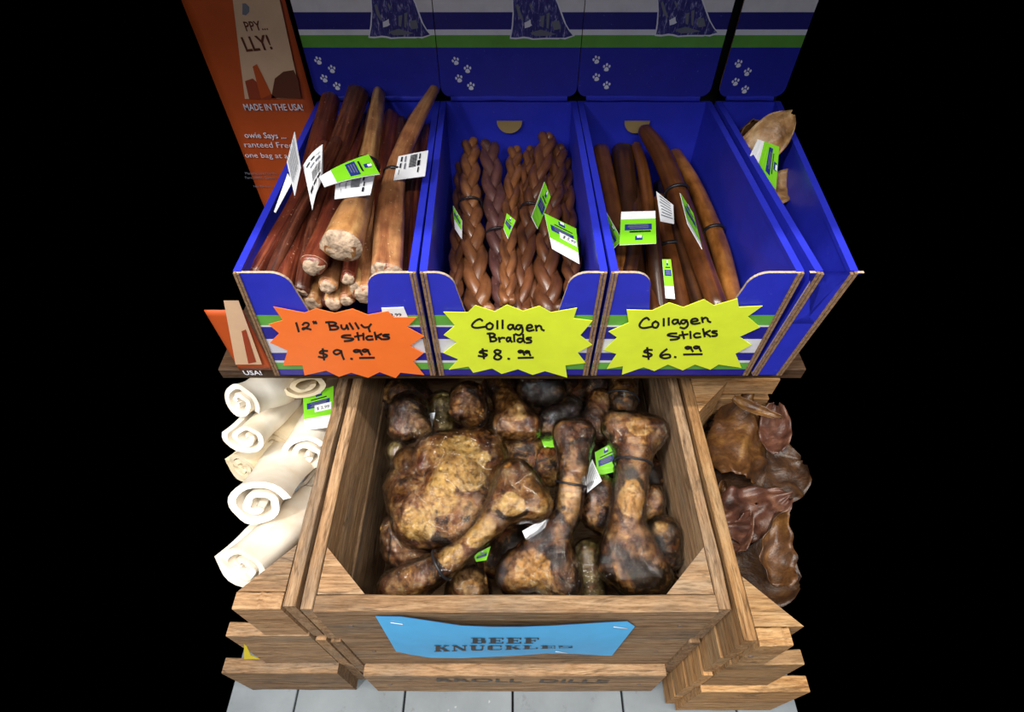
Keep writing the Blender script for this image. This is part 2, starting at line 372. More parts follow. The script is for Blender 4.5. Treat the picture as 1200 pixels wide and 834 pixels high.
# ------------------------------------------------------------------ setting
fl = tag(bpy.data.objects.new('floor', None), kind='structure'); C.objects.link(fl)
xs = [-.45, -.343, -.171, .001, .175, .353, .45]
for a, b in zip(xs, xs[1:]):
    slat('plank', ((a + b) / 2, -.35, -.01), ((a + b) / 2, .80, -.01), .02, b - a - .003, 'floor', fl, bev=.001, jit=.0003)
mesh('subfloor', [(-.45, -.35, -.03), (.45, -.35, -.03), (.45, .8, -.03), (-.45, .8, -.03), (-.45, -.35, -.02), (.45, -.35, -.02), (.45, .8, -.02), (-.45, .8, -.02)],
     [(0, 3, 2, 1), (4, 5, 6, 7), (0, 1, 5, 4), (1, 2, 6, 5), (2, 3, 7, 6), (3, 0, 4, 7)], 'wall', fl)
wl = mesh('wall_back', [(-.41, .80, 0), (.38, .80, 0), (.38, .80, 1.2), (-.41, .80, 1.2), (-.41, .83, 0), (.38, .83, 0), (.38, .83, 1.2), (-.41, .83, 1.2)],
          [(0, 1, 2, 3), (5, 4, 7, 6), (4, 0, 3, 7), (1, 5, 6, 2), (3, 2, 6, 7), (0, 4, 5, 1)], 'wall')
tag(wl, kind='structure')
SZ = .4965
sh = empty('display_shelf', (0, .6, SZ - .02), 'dark wooden shelf board carrying the blue cardboard display boxes', 'shelf')
slat('board', (-.36, .512, SZ - .0105), (.36, .512, SZ - .0105), .018, .17, 'wood_dark', sh)
slat('board', (-.36, .697, SZ - .0105), (.36, .697, SZ - .0105), .018, .19, 'wood_dark', sh)
us = empty('added_shade_shelf', (0, .56, 1.06), 'unseen dark upper shelf added to shade the backs of the blue display boxes', 'shelf')  # out of view, added to keep lamp light off the headers and box backs
for k in range(3): slat('board', (-.6, .42 + .155 * k, 1.07), (.6, .42 + .155 * k, 1.07), .02, .152, 'wood_dark', us)
for x in (-.37, .36): slat('bracket', (x, .799, .90), (x, .56, 1.06), .02, .02, 'wood_dark', us)
for x in (-.30, .31): slat('bracket', (x, .798, .30), (x, .56, SZ - .02), .02, .02, 'wood_dark', sh)
# ------------------------------------------------------------------ crates
def crate(label, x0, x1, y0, y1, top, sides, fronts, name='wooden_crate', fx=None, open_left=False, open_right=False, backs=None, th=.014, mat='wood', cornerx=None, cuts_x=None, back_x=None):
    """sides: z-ranges of side slats; fronts: (z0, z1, y front, thickness)"""
    r = empty(name, ((x0 + x1) / 2, (y0 + y1) / 2, 0), label, 'crate', 'wooden fruit crates on the floor')
    for sx, skip in ((0, open_left), (1, open_right)):
        if skip: continue
        for (a, b) in sides:
            cx = x0 + th / 2 if sx == 0 else x1 - th / 2
            jy = random.uniform(-.003, .003) if b < top else 0
            s = slat('side_slat', (cx, y0 + jy + .001, (a + b) / 2), (cx, y1, (a + b) / 2), b - a, th, mat, r, cuts=9, jit=.0009)
        for cy in ((y0 + .022, y1 - .022) if not skip else ()):
            for zz in [(a + b) / 2 + q * (b - a) * .28 for a, b in sides for q in (-1, 1)]:
                pass
    fx0 = x0 + (0 if open_left else th); fx1 = x1 - (0 if open_right else th)
    for bi, (a, b, yf, t) in enumerate(fronts):
        if cuts_x: fx0, fx1 = (cuts_x[bi], fx1) if open_left else (fx0, cuts_x[bi])
        s = slat('front_board', (fx0 + .0008, yf + t / 2, (a + b) / 2), (fx1 - .0008, yf + t / 2, (a + b) / 2), b - a, t, mat, r, cuts=9, jit=.0008)
        for k in (fx0 + .03, fx1 - .03):
            if (open_left and k < (x0 + x1) / 2) or (open_right and k > (x0 + x1) / 2): continue
            z = (a + b) / 2; vs = []
            for i in range(8):
                an = i * math.pi / 4; vs.append(V((k + .0028 * math.cos(an), yf - .0008, z + .0028 * math.sin(an))))
            prism('nail', vs, V((0, -1, 0)), .002, 'nail', r)
    if back_x: fx0, fx1 = (back_x, fx1) if open_left else (fx0, back_x)
    for (a, b) in (backs or [(q[0], q[1]) for q in fronts]):
        slat('back_board', (fx0 + .0008, y1 - .009, (a + b) / 2), (fx1 - .0008, y1 - .009, (a + b) / 2), b - a, .016, mat, r)
    yi = fronts[0][2] + fronts[0][3]
    L = .052
    for sx, skip in ((0, open_left), (1, open_right)):
        if skip: continue
        c = fx0 + .001 if sx == 0 else fx1 - .001; d = 1 if sx == 0 else -1
        for (yy, e) in ((yi + .001, 1), (y1 - .018, -1)):
            tri = [V((c, yy, top - .002)), V((c + d * L, yy, top - .002)), V((c, yy + e * L, top - .002))]
            prism('corner_post', tri, V((0, 0, 1)), top - .02, mat, r)
    nb = 5
    for i in range(nb):
        yy = yi + .003 + (y1 - .02 - yi) * (i + .5) / nb
        slat('bottom_slat', (fx0 + .001, yy, .012), (fx1 - .001, yy, .012), .012, (y1 - .02 - yi) / nb - .006, mat, r)
    return r
RIM = .395
side5 = [(.315, RIM), (.232, .309), (.148, .226), (.072, .142), (.002, .066)]
c_mid = crate('weathered wooden crate of wrapped beef bones with the blue paper sign', -.2285, .2365, .177, .665, RIM,
      [(.272, RIM), (.085, .262), (.002, .075)], [(.287, RIM, .175, .018), (.128, .281, .178, .015), (.001, .121, .164, .018)])
c_left = crate('wooden crate holding the white rawhide rolls', -.305, -.2345, .180, .62, RIM,
      [(.272, RIM), (.120, .262), (.002, .112)], [(.290, RIM, .178, .018), (.135, .284, .178, .016), (.001, .129, .166, .02)], open_left=True, cuts_x=(-.302, -.352, -.415), back_x=-.39)
c_right = crate('honey coloured wooden crate filled with dried pig ears', .2420, .305, .146, .505, RIM,
      side5, [(.300, RIM, .142, .018), (.165, .293, .145, .016), (.001, .158, .138, .02)], open_right=True, mat='wood2',
      backs=[(.36, RIM), (.27, .35), (.10, .26)], cuts_x=(.292, .345, .405), back_x=.385)
# ------------------------------------------------------------------ display boxes
YB = .735; YF = .397; ZR = .678; ZB = .499
def zy(y, Y=YB): return py(600, y, Y).z
HS = [zy(56), zy(41), zy(35.5), zy(15)]
def box(label, back, rim, bot, notch, group='blue cardboard display boxes on the shelf', tabx=None, hx=None, htop=.93, tilt=0):
    """back/rim/bot: (x0,x1) at the back, at the front rim and at the front bottom"""
    r = empty('display_box', ((bot[0] + bot[1]) / 2, (YF + YB) / 2, ZB), label, 'display box', group)
    yb = .416; T = .0035
    def P(s, q, z):   # q 0 front..1 back, s 0..1 across
        k = (z - ZB) / (ZR - ZB)
        fx = [bot[i] + (rim[i] - bot[i]) * k for i in (0, 1)]; fy = yb + (YF - yb) * k
        x0 = fx[0] + (back[0] - fx[0]) * q; x1 = fx[1] + (back[1] - fx[1]) * q
        return V((x0 + (x1 - x0) * s, fy + (YB - fy) * q, z))
    org = P(.5, 0, ZB)
    def panel(name, quad, n, mats, th=T, loc=None):
        o = prism(name, quad, n, th, mats, r, loc); me = o.data
        for p in me.polygons: p.material_index = 1 if abs(p.normal.dot(n)) < .6 else 0
        return o
    panel('bottom_panel', [P(0, 0, ZB), P(1, 0, ZB), P(1, 1, ZB), P(0, 1, ZB)], V((0, 0, -1)), ['blue', 'kraft'])
    for s, sg in ((0, -1), (1, 1)):
        q = [P(s, .006, ZB + T), P(s, 1, ZB + T), P(s, 1, ZR), P(s, .006, ZR)]
        n = (q[1] - q[0]).cross(q[2] - q[0]).normalized(); n = n if n.x * sg > 0 else -n
        o = panel('side_panel', q, n, ['blue', 'blue'], .0055)
        f = [P(s, .006, ZR - .004), P(s, 1, ZR - .004), P(s, 1, ZR + .001), P(s, .006, ZR + .001)]
        prism('folded_rim', [p + n * .0006 for p in f], n, .0075, 'blue', r)
    # front panel with ears; stripes are print, set by height above the bottom
    pl = plane3(P(0, 0, ZB), P(1, 0, ZB), P(1, 0, ZR))
    out = [P(0, 0, ZB), P(1, 0, ZB)]
    e0, e1, zn = notch; W = rim[1] - rim[0]
    def ear(sgn, wd):
        pts = []
        for i in range(7):
            a = math.pi / 2 * i / 6; pts.append((wd - .018 + .018 * math.sin(a), ZR - .020 + .020 * math.cos(a)))
        pts.append((wd + .010, zn + .012)); pts.append((wd + .022, zn)); return pts
    R_ = [(1 - a / W, z) for a, z in ear(1, e1)]; L_ = [(a / W, z) for a, z in ear(1, e0)]
    out += [P(1, 0, ZR)] + [P(s, 0, z) for s, z in R_] + [P(s, 0, z) for s, z in reversed(L_)] + [P(0, 0, ZR)]
    fr = prism('front_panel', out, pl[1], .0026, [M['front_print'], M['kraft_edge'], M['blue']], r, loc=P(.5, 0, ZB))
    for p in fr.data.polygons:
        d = p.normal.dot(pl[1]); p.material_index = 0 if d > .7 else (2 if d < -.7 else 1)
    for sx in (0, 1):
        for k in range(2):
            o0 = (.0004 + k * .0034); a0, a1 = (o0, o0 + .0026); W0 = bot[1] - bot[0]
            f = lambda a: a / W0 if sx == 0 else 1 - a / W0
            prism('corrugated_edge', [p + pl[1] * .0012 for p in (P(f(a0), 0, ZB), P(f(a1), 0, ZB), P(f(a1), 0, ZR + .0005 - k * .001), P(f(a0), 0, ZR + .0005 - k * .001))], pl[1], .003, 'kraft', r)
    # back panel and header
    panel('back_panel', [P(0, 1, ZB + T), P(1, 1, ZB + T), P(1, 1, ZR), P(0, 1, ZR)], V((0, -1, 0)), ['blue', 'blue'])
    h0, h1 = hx or back; rr = .012; hd = []
    yh = YB - .0015
    for i in range(5):
        a = math.pi / 2 * i / 4; hd.append(V((h1 - rr + rr * math.sin(a), yh, ZR + .008 + rr - rr * math.cos(a))))
    hd += [V((h1, yh, htop)), V((h0, yh, htop))]
    for i in range(5):
        a = math.pi / 2 * i / 4; hd.append(V((h0 + rr - rr * math.cos(a), yh, ZR + .008 + rr - rr * math.sin(a))))
    h = prism('header_panel', hd, V((0, -1, 0)), .003, [M['head_print'], M['kraft']], r, loc=V(((h0 + h1) / 2, yh, ZR)))
    for p in h.data.polygons: p.material_index = 0 if p.normal.y < -.7 else 1
    slat('crease_fold', (h0 + .012, yh - .0005, ZR + .006), (h1 - .012, yh - .0005, ZR + .006), .006, .004, 'blue', r, bev=.0015)
    if tabx:
        c = py(tabx[0], tabx[1], YB - .006); R = rp(tabx[2], c)
        pts = [c + V((R * math.cos(math.pi + math.pi * i / 14), 0, R * math.sin(math.pi + math.pi * i / 14))) for i in range(15)]
        prism('hand_hole', pts, V((0, -1, 0)), .0015, 'kraft_tab', r)
    r['_h'] = 0
    return r, P, pl, h
FS = [(0, NAVY)]
plf = plane3(V((0, .416, ZB)), V((.1, .416, ZB)), V((0, YF, ZR)))
fz = lambda y: pp(600, y, plf).z - ZB
_st = [(433, GREEN), (425, WHITE), (422.6, NAVY), (414, WHITE), (398, NAVY), (383.5, WHITE), (381, GREEN), (370, BLUE)]
M['front_print'] = card('front_stripes', FS + [(fz(y), h) for y, h in _st])
M['head_print'] = card('header_stripes', [(0, '2328a0'), (HS[0] - ZR, '5fa03f'), (HS[1] - ZR, WHITE), (HS[2] - ZR, '25237a'), (HS[3] - ZR, 'd9d6dc')])
bx1, P1, pl1, h1 = box('blue display box full of bully sticks behind the orange starburst sign', (-.258, -.0965), (-.262, -.0905), (-.286, -.092), (.052, .048, .590), hx=(-.2575, -.0935))
bx2, P2, pl2, h2 = box('blue display box full of braided chews behind the yellow Braids sign', (-.0945, .0855), (-.0865, .0895), (-.088, .0915), (.032, .036, .585), tabx=(597, 142, 15), hx=(-.0925, .0845))
bx3, P3, pl3, h3 = box('blue display box of smooth collagen sticks behind the yellow Sticks sign', (.0875, .264), (.0935, .2745), (.0950, .2845), (.040, .050, .585), tabx=(747, 142, 15), hx=(.0855, .259))
bx4, P4, pl4, h4 = box('blue display box of dried chips beside the collagen sticks', (.271, .356), (.286, .325), (.2895, .325), (.012, .012, .60), hx=(.270, .356))
# header print: dogs and paws
dogw = [(130, -260), (120, 0), (133, 200), (118, 400), (88, 590), (180, 600), (300, 585), (360, 590), (440, 608), (620, 598), (830, 600), (860, 590), (930, 602), (1085, 545), (1015, 480), (945, 360), (895, 220), (840, 60), (780, -60), (690, -230), (600, -420), (560, -560), (450, -600), (330, -560), (200, -480), (190, -420), (280, -380), (250, -320)]
dogb = [(150, -255), (140, 0), (150, 200), (140, 400), (110, 568), (200, 572), (300, 555), (380, 565), (450, 585), (620, 575), (830, 575), (930, 575), (1050, 540), (990, 470), (920, 350), (870, 220), (815, 60), (760, -55), (670, -225), (580, -415), (545, -545), (450, -580), (330, -540), (220, -475), (220, -430), (300, -390), (275, -310)]
hole = [(312, 345), (350, 330), (408, 295), (412, 360), (430, 385), (390, 410), (318, 430)]
ridges = [[(180, 80), (215, 60), (260, 200), (300, 300), (270, 310), (215, 220)], [(560, 250), (620, 230), (600, 420), (560, 400)], [(650, 210), (700, 190), (680, 440), (650, 420)], [(730, 330), (840, 310), (870, 440), (760, 460)], [(400, 500), (560, 450), (800, 520), (640, 545), (480, 550)], [(400, 40), (440, 110), (425, 170), (390, 80)]]
def dogprint(h, r, ox, oy, sc):
    Y = YB - .0015
    def mk(name, poly, off, mat):
        pts = [py(ox + x / sc, oy + y / sc, Y - off) for x, y in poly]
        me = bpy.data.meshes.new(name); bm = bmesh.new(); f = bm.faces.new([bm.verts.new(p) for p in pts]); f.normal_update()
        if f.normal.y > 0: f.normal_flip()
        bmesh.ops.triangulate(bm, faces=[f]); bm.to_mesh(me); bm.free()
        return link(name, me, mat, h)
    mk('dog_outline', dogw, .0003, 'print_white'); mk('dog_drawing', dogb, .0006, 'dog'); mk('dog_gap', hole, .0009, 'print_white')
    for q in ridges: mk('fur_highlight', q, .0009, 'grey_ink')
dogprint(h1, bx1, 425, 0, 13.33); dogprint(h2, bx2, 590.5, 0, 13.0); dogprint(h3, bx3, 760.5, -3, 13.1)
def paw(h, x, y, ang, sz=5.2):
    c = py(x, y, YB - .0018); k = rp(1, c) * sz; ca, sa = math.cos(ang), math.sin(ang); vs = []; fs = []
    def el(cx, cy, rx, ry, n=10, tri=0):
        b = len(vs)
        for i in range(n):
            a = 2 * math.pi * i / n; px = cx + rx * math.cos(a) * (1 - tri * math.sin(a)); py_ = cy + ry * math.sin(a)
            vs.append(c + V((px * ca - py_ * sa, 0, px * sa + py_ * ca)) * k)
        fs.append(tuple(range(b, b + n)))
    el(0, -.38, .52, .48, 12, .3); el(-.62, .18, .24, .33); el(-.05, .62, .24, .33); el(.58, .28, .24, .33)
    mesh('paw_print', vs, fs, 'print_white', h)
for h, pts in ((h1, [(373, 71), (389, 81), (380, 92), (395, 101)]), (h2, [(534, 71.5), (548, 81), (538, 92), (552, 101)]), (h3, [(699, 70), (711, 79), (699, 90.5), (711, 100)]), (h4, [(865.5, 74.6), (876, 84.5), (862, 96), (873, 105)])):
    for i, (x, y) in enumerate(pts): paw(h, x, y, (.25, -.05, .2, 0)[i])
# ------------------------------------------------------------------ starburst signs with handwriting
G = {  # strokes in a unit box, y down (0 top of capitals, 1 baseline)
 '1': [[(.3, 0), (.6, 1)]], '2': [[(.05, .3), (.25, .05), (.6, .05), (.75, .3), (.5, .65), (.1, .95), (.05, .8), (.3, .75), (.95, .95)]],
 '"': [[(.1, .0), (.25, .22)], [(.5, .0), (.65, .22)]],
 'B': [[(.12, 0), (.28, 1)], [(-.1, .05), (.5, .02), (.8, .2), (.6, .42), (.25, .5), (.75, .52), (1, .75), (.75, .97), (.25, 1)]],
 'u': [[(.1, .45), (.15, .8), (.4, 1), (.7, .85), (.8, .45)], [(.8, .45), (1, 1)]], 'l': [[(.2, 0), (.75, 1)]], 'L': [[(.5, 0), (.5, 1)]],
 'y': [[(.0, .4), (.25, .75), (.55, .72)], [(.85, .3), (.65, .8), (.75, 1.35)]],
 'S': [[(.75, .05), (.2, .1), (0, .35), (.5, .5), (1, .62), (.8, .9), (.25, 1)]], 't': [[(.3, 0), (.5, 1)], [(-.05, .55), (.95, .38)]],
 'i': [[(.5, .4), (.55, 1)], [(.45, .08), (.5, .16)]], 'c': [[(.85, .45), (.4, .42), (.1, .7), (.35, 1), (.95, .92)]],
 'k': [[(.1, 0), (.3, 1)], [(.95, .22), (.25, .62), (.6, .7), (1, 1)]], 's': [[(.8, .4), (.3, .42), (.2, .58), (.8, .72), (.75, .95), (.2, 1)]],
 '$': [[(.95, .2), (.35, .2), (.1, .4), (.55, .5), (.95, .68), (.6, .88), (0, .8)], [(.45, 0), (.6, 1.1)]],
 '9': [[(.75, .15), (.35, .02), (.05, .25), (.3, .5), (.7, .3), (.75, .12)], [(.75, .15), (.85, .6), (1, 1)]],
 '8': [[(.8, .12), (.4, .0), (.12, .2), (.5, .48), (.9, .75), (.55, 1), (.1, .85), (.3, .5), (.75, .3), (.8, .12)]],
 '6': [[(.6, 0), (.2, .45), (.1, .8), (.4, 1), (.85, .88), (.8, .6), (.4, .6), (.15, .8)]], '.': [[(.4, .95), (.6, .98)]],
 'C': [[(.8, .18), (.6, 0), (.25, .25), (0, .75), (.3, 1), (1, .88)]], 'o': [[(.5, .45), (.12, .65), (.2, .95), (.65, .98), (.85, .65), (.5, .45)]],
 'a': [[(.75, .5), (.3, .48), (.1, .75), (.35, .98), (.7, .75), (.75, .5), (.8, .8), (1, 1)]], 'g': [[(.75, .5), (.3, .46), (.1, .72), (.4, .9), (.75, .6), (.85, 1.1), (.5, 1.45), (.05, 1.35)]],
 'e': [[(.1, .75), (.75, .65), (.6, .42), (.2, .5), (.1, .85), (.4, 1), (.95, .9)]], 'n': [[(.1, .48), (.2, 1)], [(.15, .7), (.45, .48), (.7, .6), (.75, .85), (1, .98)]],
 'r': [[(.15, .45), (.25, 1)], [(.2, .7), (.5, .48), (.85, .5)]], 'd': [[(.7, .55), (.3, .5), (.1, .8), (.4, 1), (.75, .75)], [(.75, .0), (.8, .7), (.95, 1)]],
 '_': [[(0, .5), (.5, .45), (1, .42)]]}
def starsign(label, ox, oy, poly, mat, words, pl, sc=6.316):
    pl = shift(pl, .0018); n = pl[1]
    pts = [pp(ox + x / sc, oy + y / sc, pl) for x, y in poly]
    me = bpy.data.meshes.new('price_sign'); bm = bmesh.new()
    f = bm.faces.new([bm.verts.new(p) for p in pts]); f.normal_update()
    if f.normal.dot(n) < 0: f.normal_flip()
    g = bmesh.ops.extrude_face_region(bm, geom=[f]); bmesh.ops.translate(bm, verts=[v for v in g['geom'] if isinstance(v, bmesh.types.BMVert)], vec=n * .0006)
    bmesh.ops.recalc_face_normals(bm, faces=bm.faces); bmesh.ops.triangulate(bm, faces=bm.faces[:]); bm.to_mesh(me); bm.free()
    r = link('price_sign', me, mat); tag(r, label, 'sign', 'starburst price signs on the boxes')
    pt = shift(pl, .0009)
    for line in words:
        strokes = []
        for ch, x0, y0, x1, y1 in line:
            for st in G[ch]:
                p = [(V((x0 + a * (x1 - x0), y0 + b * (y1 - y0))), 0.0) for a, b in st]
                strokes.append([q[0] for q in (spline(p, 5) if len(p) > 2 else p)])
        vs, fs = ribbon(strokes, 15.5, lambda q: pp(ox + q.x / sc, oy + q.y / sc, pt))
        mesh('handwriting', vs, fs, 'ink', r)
    return r
starsign('orange starburst sign handwritten 12 inch Bully Sticks', 315, 355,
  [(35, 25), (265, 70), (350, 38), (490, 72), (620, 40), (735, 85), (880, 58), (925, 103), (1095, 103), (1025, 175), (1150, 243), (1045, 315), (1145, 368), (1070, 430), (1150, 530), (975, 512), (940, 552), (820, 508), (735, 550), (610, 512), (520, 543), (425, 497), (265, 533), (250, 458), (105, 460), (140, 348), (10, 290), (78, 222), (0, 155), (105, 125)],
  'orange_sign', [[('1', 185, 148, 245, 210), ('2', 248, 145, 312, 198), ('"', 325, 138, 365, 190)],
   [('B', 432, 140, 515, 197), ('u', 530, 140, 588, 193), ('l', 588, 150, 635, 192), ('l', 632, 148, 675, 188), ('y', 685, 142, 768, 192)],
   [('S', 540, 235, 625, 282), ('t', 640, 220, 690, 272), ('i', 685, 222, 715, 270), ('c', 715, 225, 772, 272), ('k', 778, 218, 835, 268), ('s', 835, 210, 900, 268)],
   [('$', 370, 340, 435, 412), ('9', 475, 345, 555, 415), ('.', 595, 350, 630, 415), ('9', 625, 345, 690, 382), ('9', 690, 342, 748, 380), ('_', 675, 395, 778, 418)]], pl1)
starsign('yellow starburst sign handwritten Collagen Braids', 515, 350,
  [(30, 95), (210, 98), (265, 45), (410, 92), (500, 42), (620, 88), (740, 50), (825, 98), (1018, 65), (992, 142), (1132, 160), (1042, 268), (1130, 338), (1022, 395), (1080, 472), (932, 490), (945, 580), (780, 532), (690, 560), (580, 518), (460, 553), (390, 512), (250, 545), (215, 498), (70, 522), (140, 445), (28, 398), (130, 320), (32, 265), (115, 195)],
  'yellow_sign', [[('C', 240, 150, 335, 215), ('o', 340, 140, 405, 225), ('L', 410, 165, 446, 220), ('L', 448, 160, 486, 218), ('a', 500, 160, 560, 228), ('g', 560, 160, 625, 235), ('e', 640, 160, 700, 238), ('n', 705, 165, 772, 235)],
   [('B', 362, 255, 422, 315), ('r', 430, 262, 490, 318), ('a', 492, 258, 535, 318), ('i', 535, 262, 570, 315), ('d', 570, 265, 635, 322), ('s', 635, 262, 688, 326)],
   [('$', 290, 372, 355, 435), ('8', 398, 378, 465, 450), ('.', 495, 390, 530, 446), ('9', 582, 382, 628, 415), ('9', 632, 385, 672, 418), ('_', 585, 425, 692, 450)]], pl2)
starsign('yellow starburst sign handwritten Collagen Sticks', 705, 345,
  [(185, 110), (375, 115), (500, 57), (605, 92), (757, 33), (830, 78), (1005, 28), (1015, 90), (1190, 82), (1080, 160), (1172, 240), (1020, 310), (1108, 370), (990, 435), (1035, 540), (865, 515), (805, 553), (690, 515), (600, 558), (490, 515), (390, 563), (310, 535), (150, 590), (158, 527), (38, 548), (110, 437), (15, 408), (115, 315), (52, 272), (200, 205)],
  'yellow_sign', [[('C', 280, 172, 368, 248), ('o', 370, 160, 430, 245), ('L', 445, 180, 475, 230), ('L', 482, 175, 512, 225), ('a', 518, 155, 580, 220), ('g', 580, 160, 648, 222), ('e', 655, 150, 730, 218), ('n', 735, 140, 805, 205)],
   [('S', 490, 285, 575, 335), ('t', 580, 275, 640, 325), ('i', 640, 270, 675, 322), ('c', 678, 265, 735, 318), ('k', 745, 255, 805, 310), ('s', 810, 245, 862, 308)],
   [('$', 308, 395, 375, 470), ('6', 425, 405, 520, 472), ('.', 530, 410, 560, 465), ('9', 618, 385, 675, 420), ('9', 680, 382, 735, 418), ('_', 610, 430, 742, 458)]], pl3)
st = shift(pl1, .0012); q = [pp(x, y, st) for x, y in ((447, 361), (473, 360), (478, 372), (449, 373))]
o = prism('price_sticker', q, pl1[1], .0005, 'white'); tag(o, 'small white printed price sticker on the box ear above the orange sign', 'sticker')
text_on('9.99', pp(457.5, 370.3, st), pp(471, 370.0, st), pl1[1], 'ink', o)
# ------------------------------------------------------------------ bully sticks
def lumpy(ph, s, sd): return 1 + .06 * math.cos(3 * ph + sd + s * 6) + .20 * noise.noise(V((math.cos(ph) * 1.2, math.sin(ph) * 1.2, s * 9 + sd))) + .07 * noise.noise(V((math.cos(ph) * 3.1, math.sin(ph) * 3.1, s * 30 + sd)))
def endcut(sp, T, nseg, parent, r, sd, mat='cut_pale', flatten=1, squash=1.0):
    """rough pale disc on the sawn front end"""
    c = sp[0][0] - T[0] * (r * .30); t = T[0]; u = V((0, 0, 1)); u = (u - t * u.dot(t)).normalized(); v = t.cross(u); vs = [c - t * .0012]; fs = []
    for ri, k in enumerate((.35, .7, .98)):
        for i in range(nseg):
            a = 2 * math.pi * i / nseg; m = lumpy(a, 0, sd)
            vs.append(c - t * (.0015 * noise.noise(V((math.cos(a) * 2, math.sin(a) * 2, ri + sd))) + (.0010 if ri < 2 else -.0045)) + (u * math.cos(a) + v * math.sin(a)) * r * k * m * 1.03)
    for i in range(nseg): fs.append((0, 1 + (i + 1) % nseg, 1 + i))
    for ri in range(2):
        b = 1 + ri * nseg
        for i in range(nseg): fs.append((b + i, b + (i + 1) % nseg, b + nseg + (i + 1) % nseg, b + nseg + i))
    return mesh('cut_end', vs, fs, mat, parent, True)
YS0, YS1 = .418, .705
def stick(label, pts, mat, cut=True, name='bully_stick', cat='dog chew', group='bully sticks in the blue box', y0=YS0, y1=YS1, dz=0, band=None, shape=lumpy, nseg=18, cutmat='cut_pale', ys=None):
    """pts: (px, py, radius px) from the front end to the back end"""
    n = len(pts); P = []
    L = [0]
    for a, b in zip(pts, pts[1:]): L.append(L[-1] + math.hypot(b[0] - a[0], b[1] - a[1]))
    A = py(pts[0][0], pts[0][1], y0); B = py(pts[-1][0], pts[-1][1], y1)
    for i, (x, y, r) in enumerate(pts):
        # the stick lies in the upright plane through both ends' height line
        t = L[i] / L[-1]
        if i == 0: p = A
        elif i == n - 1: p = B
        else:
            sl = (B.z - A.z) / (B.y - A.y); rr = ray(x, y); k = (A.z - CAM.z - sl * A.y) / (rr.z - sl * rr.y); p = CAM + rr * k
        P.append((p + V((0, 0, dz)), rp(r, p)))
    sd = random.random() * 90
    o, sp, T = tube(name, P, mat, None, nseg, 7, shape, seed=sd)
    tag(o, label, cat, group)
    if cut: endcut(sp, T, nseg, o, sp[0][1], sd, cutmat)
    if band is not None:
        i = int(band * (len(sp) - 1)); ring_band('band', sp[i][0], T[i], sp[i][1] * 1.10, .0016, 'black_rubber', o, wob=.001)
    return o
BL = [
 ('thin dark bully stick lying lowest against the left wall of its box', [(298, 321, 9), (345, 240, 8), (380, 170, 7)], 'bully_red', {}),
 ('slim dark red bully stick beside the leftmost wall stick', [(314, 327, 8), (345, 262, 8), (395, 165, 7)], 'bully_dark', {}),
 ('long straight red bully stick rising behind the white tall tag', [(330, 334, 12), (353, 245, 12), (375, 165, 12), (388, 116, 10)], 'bully_red', {}),
 ('broad dark bully stick with the highest blunt end', [(353, 341, 9), (374, 240, 11), (398, 170, 13), (420, 110, 13)], 'bully_dark', {}),
 ('reddish bully stick with a round white sawn end', [(367, 311, 15), (385, 265, 12), (400, 215, 10), (426, 140, 8)], 'bully_red', {}),
 ('thick golden bully stick with a flared knobbly front end', [(404, 299, 24), (416, 265, 20), (428, 228, 14), (438, 175, 10), (446, 120, 7)], 'bully_gold', dict(dz=.012, band=.62)),
 ('long tan bully stick with a black band leaning across the box', [(454, 328, 18), (457, 272, 17), (465, 215, 12), (488, 155, 9), (510, 114, 6)], 'bully_tan', dict(dz=.010, band=.52)),
 ('knobbly tan bully stick below the long banded one', [(428, 344, 16), (436, 300, 13), (444, 250, 11), (455, 190, 9)], 'bully_tan', {}),
 ('small dark bully stick end with pale marrow, low at the front', [(391, 355, 11), (404, 300, 10), (418, 230, 9)], 'bully_gold', {}),
 ('pale yellowish bully stick end low behind the orange sign', [(366, 354, 12), (380, 300, 10), (400, 235, 9)], 'bully_gold', {}),
 ('rough grey brown bully stick end between the two pale ones', [(384, 335, 11), (396, 290, 10), (412, 220, 9)], 'bully_tan', {}),
 ('small lobed bully stick end under the golden flared one', [(408, 326, 9), (414, 290, 9), (424, 220, 8)], 'bully_red', {}),
 ('small tan bully stick end peeking above the orange sign', [(406, 351, 9), (416, 300, 9), (428, 225, 8)], 'bully_tan', dict(y1=.62)),
 ('thin grey brown bully stick end beside the knobbly tan one', [(417, 337, 9), (424, 290, 8), (434, 225, 7)], 'bully_gold', dict(y1=.62)),
 ('dark low bully stick end by the left ear of the box', [(333, 351, 10), (350, 300, 9), (378, 225, 8)], 'bully_dark', {}),
 ('dark bully stick along the right wall of its box', [(471, 345, 9), (478, 250, 10), (486, 140, 9)], 'bully_dark', dict(cut=False)),
 ('slim red bully stick hidden behind the long tan one', [(482, 335, 7), (490, 215, 7), (497, 150, 7)], 'bully_red', dict(cut=False)),
 ('dark bully stick standing behind the black band', [(447, 348, 8), (461, 220, 9), (469, 143, 8)], 'bully_dark', dict(cut=False)),
 ('slim pale tipped bully stick behind the green tag', [(414, 345, 7), (427, 205, 7), (436, 130, 6)], 'bully_tan', dict(cut=False)),
 ('dark red bully stick beside the golden flared one', [(436, 345, 9), (449, 205, 10), (459, 136, 9)], 'bully_red', dict(cut=False)),
 ('dark bully stick sunk between the broad and the round ended ones', [(380, 345, 8), (402, 215, 8), (412, 150, 8)], 'bully_dark', dict(cut=False, dz=-.012)),
]
for i, (lb, pts, m, kw) in enumerate(BL):
    d = dict(kw)
    if i in (7, 8, 9, 10, 11, 12, 13, 14): d.setdefault('y1', .62)
    if i in (0, 1): d.setdefault('y1', .60)
    stick(lb, pts, m, **d)
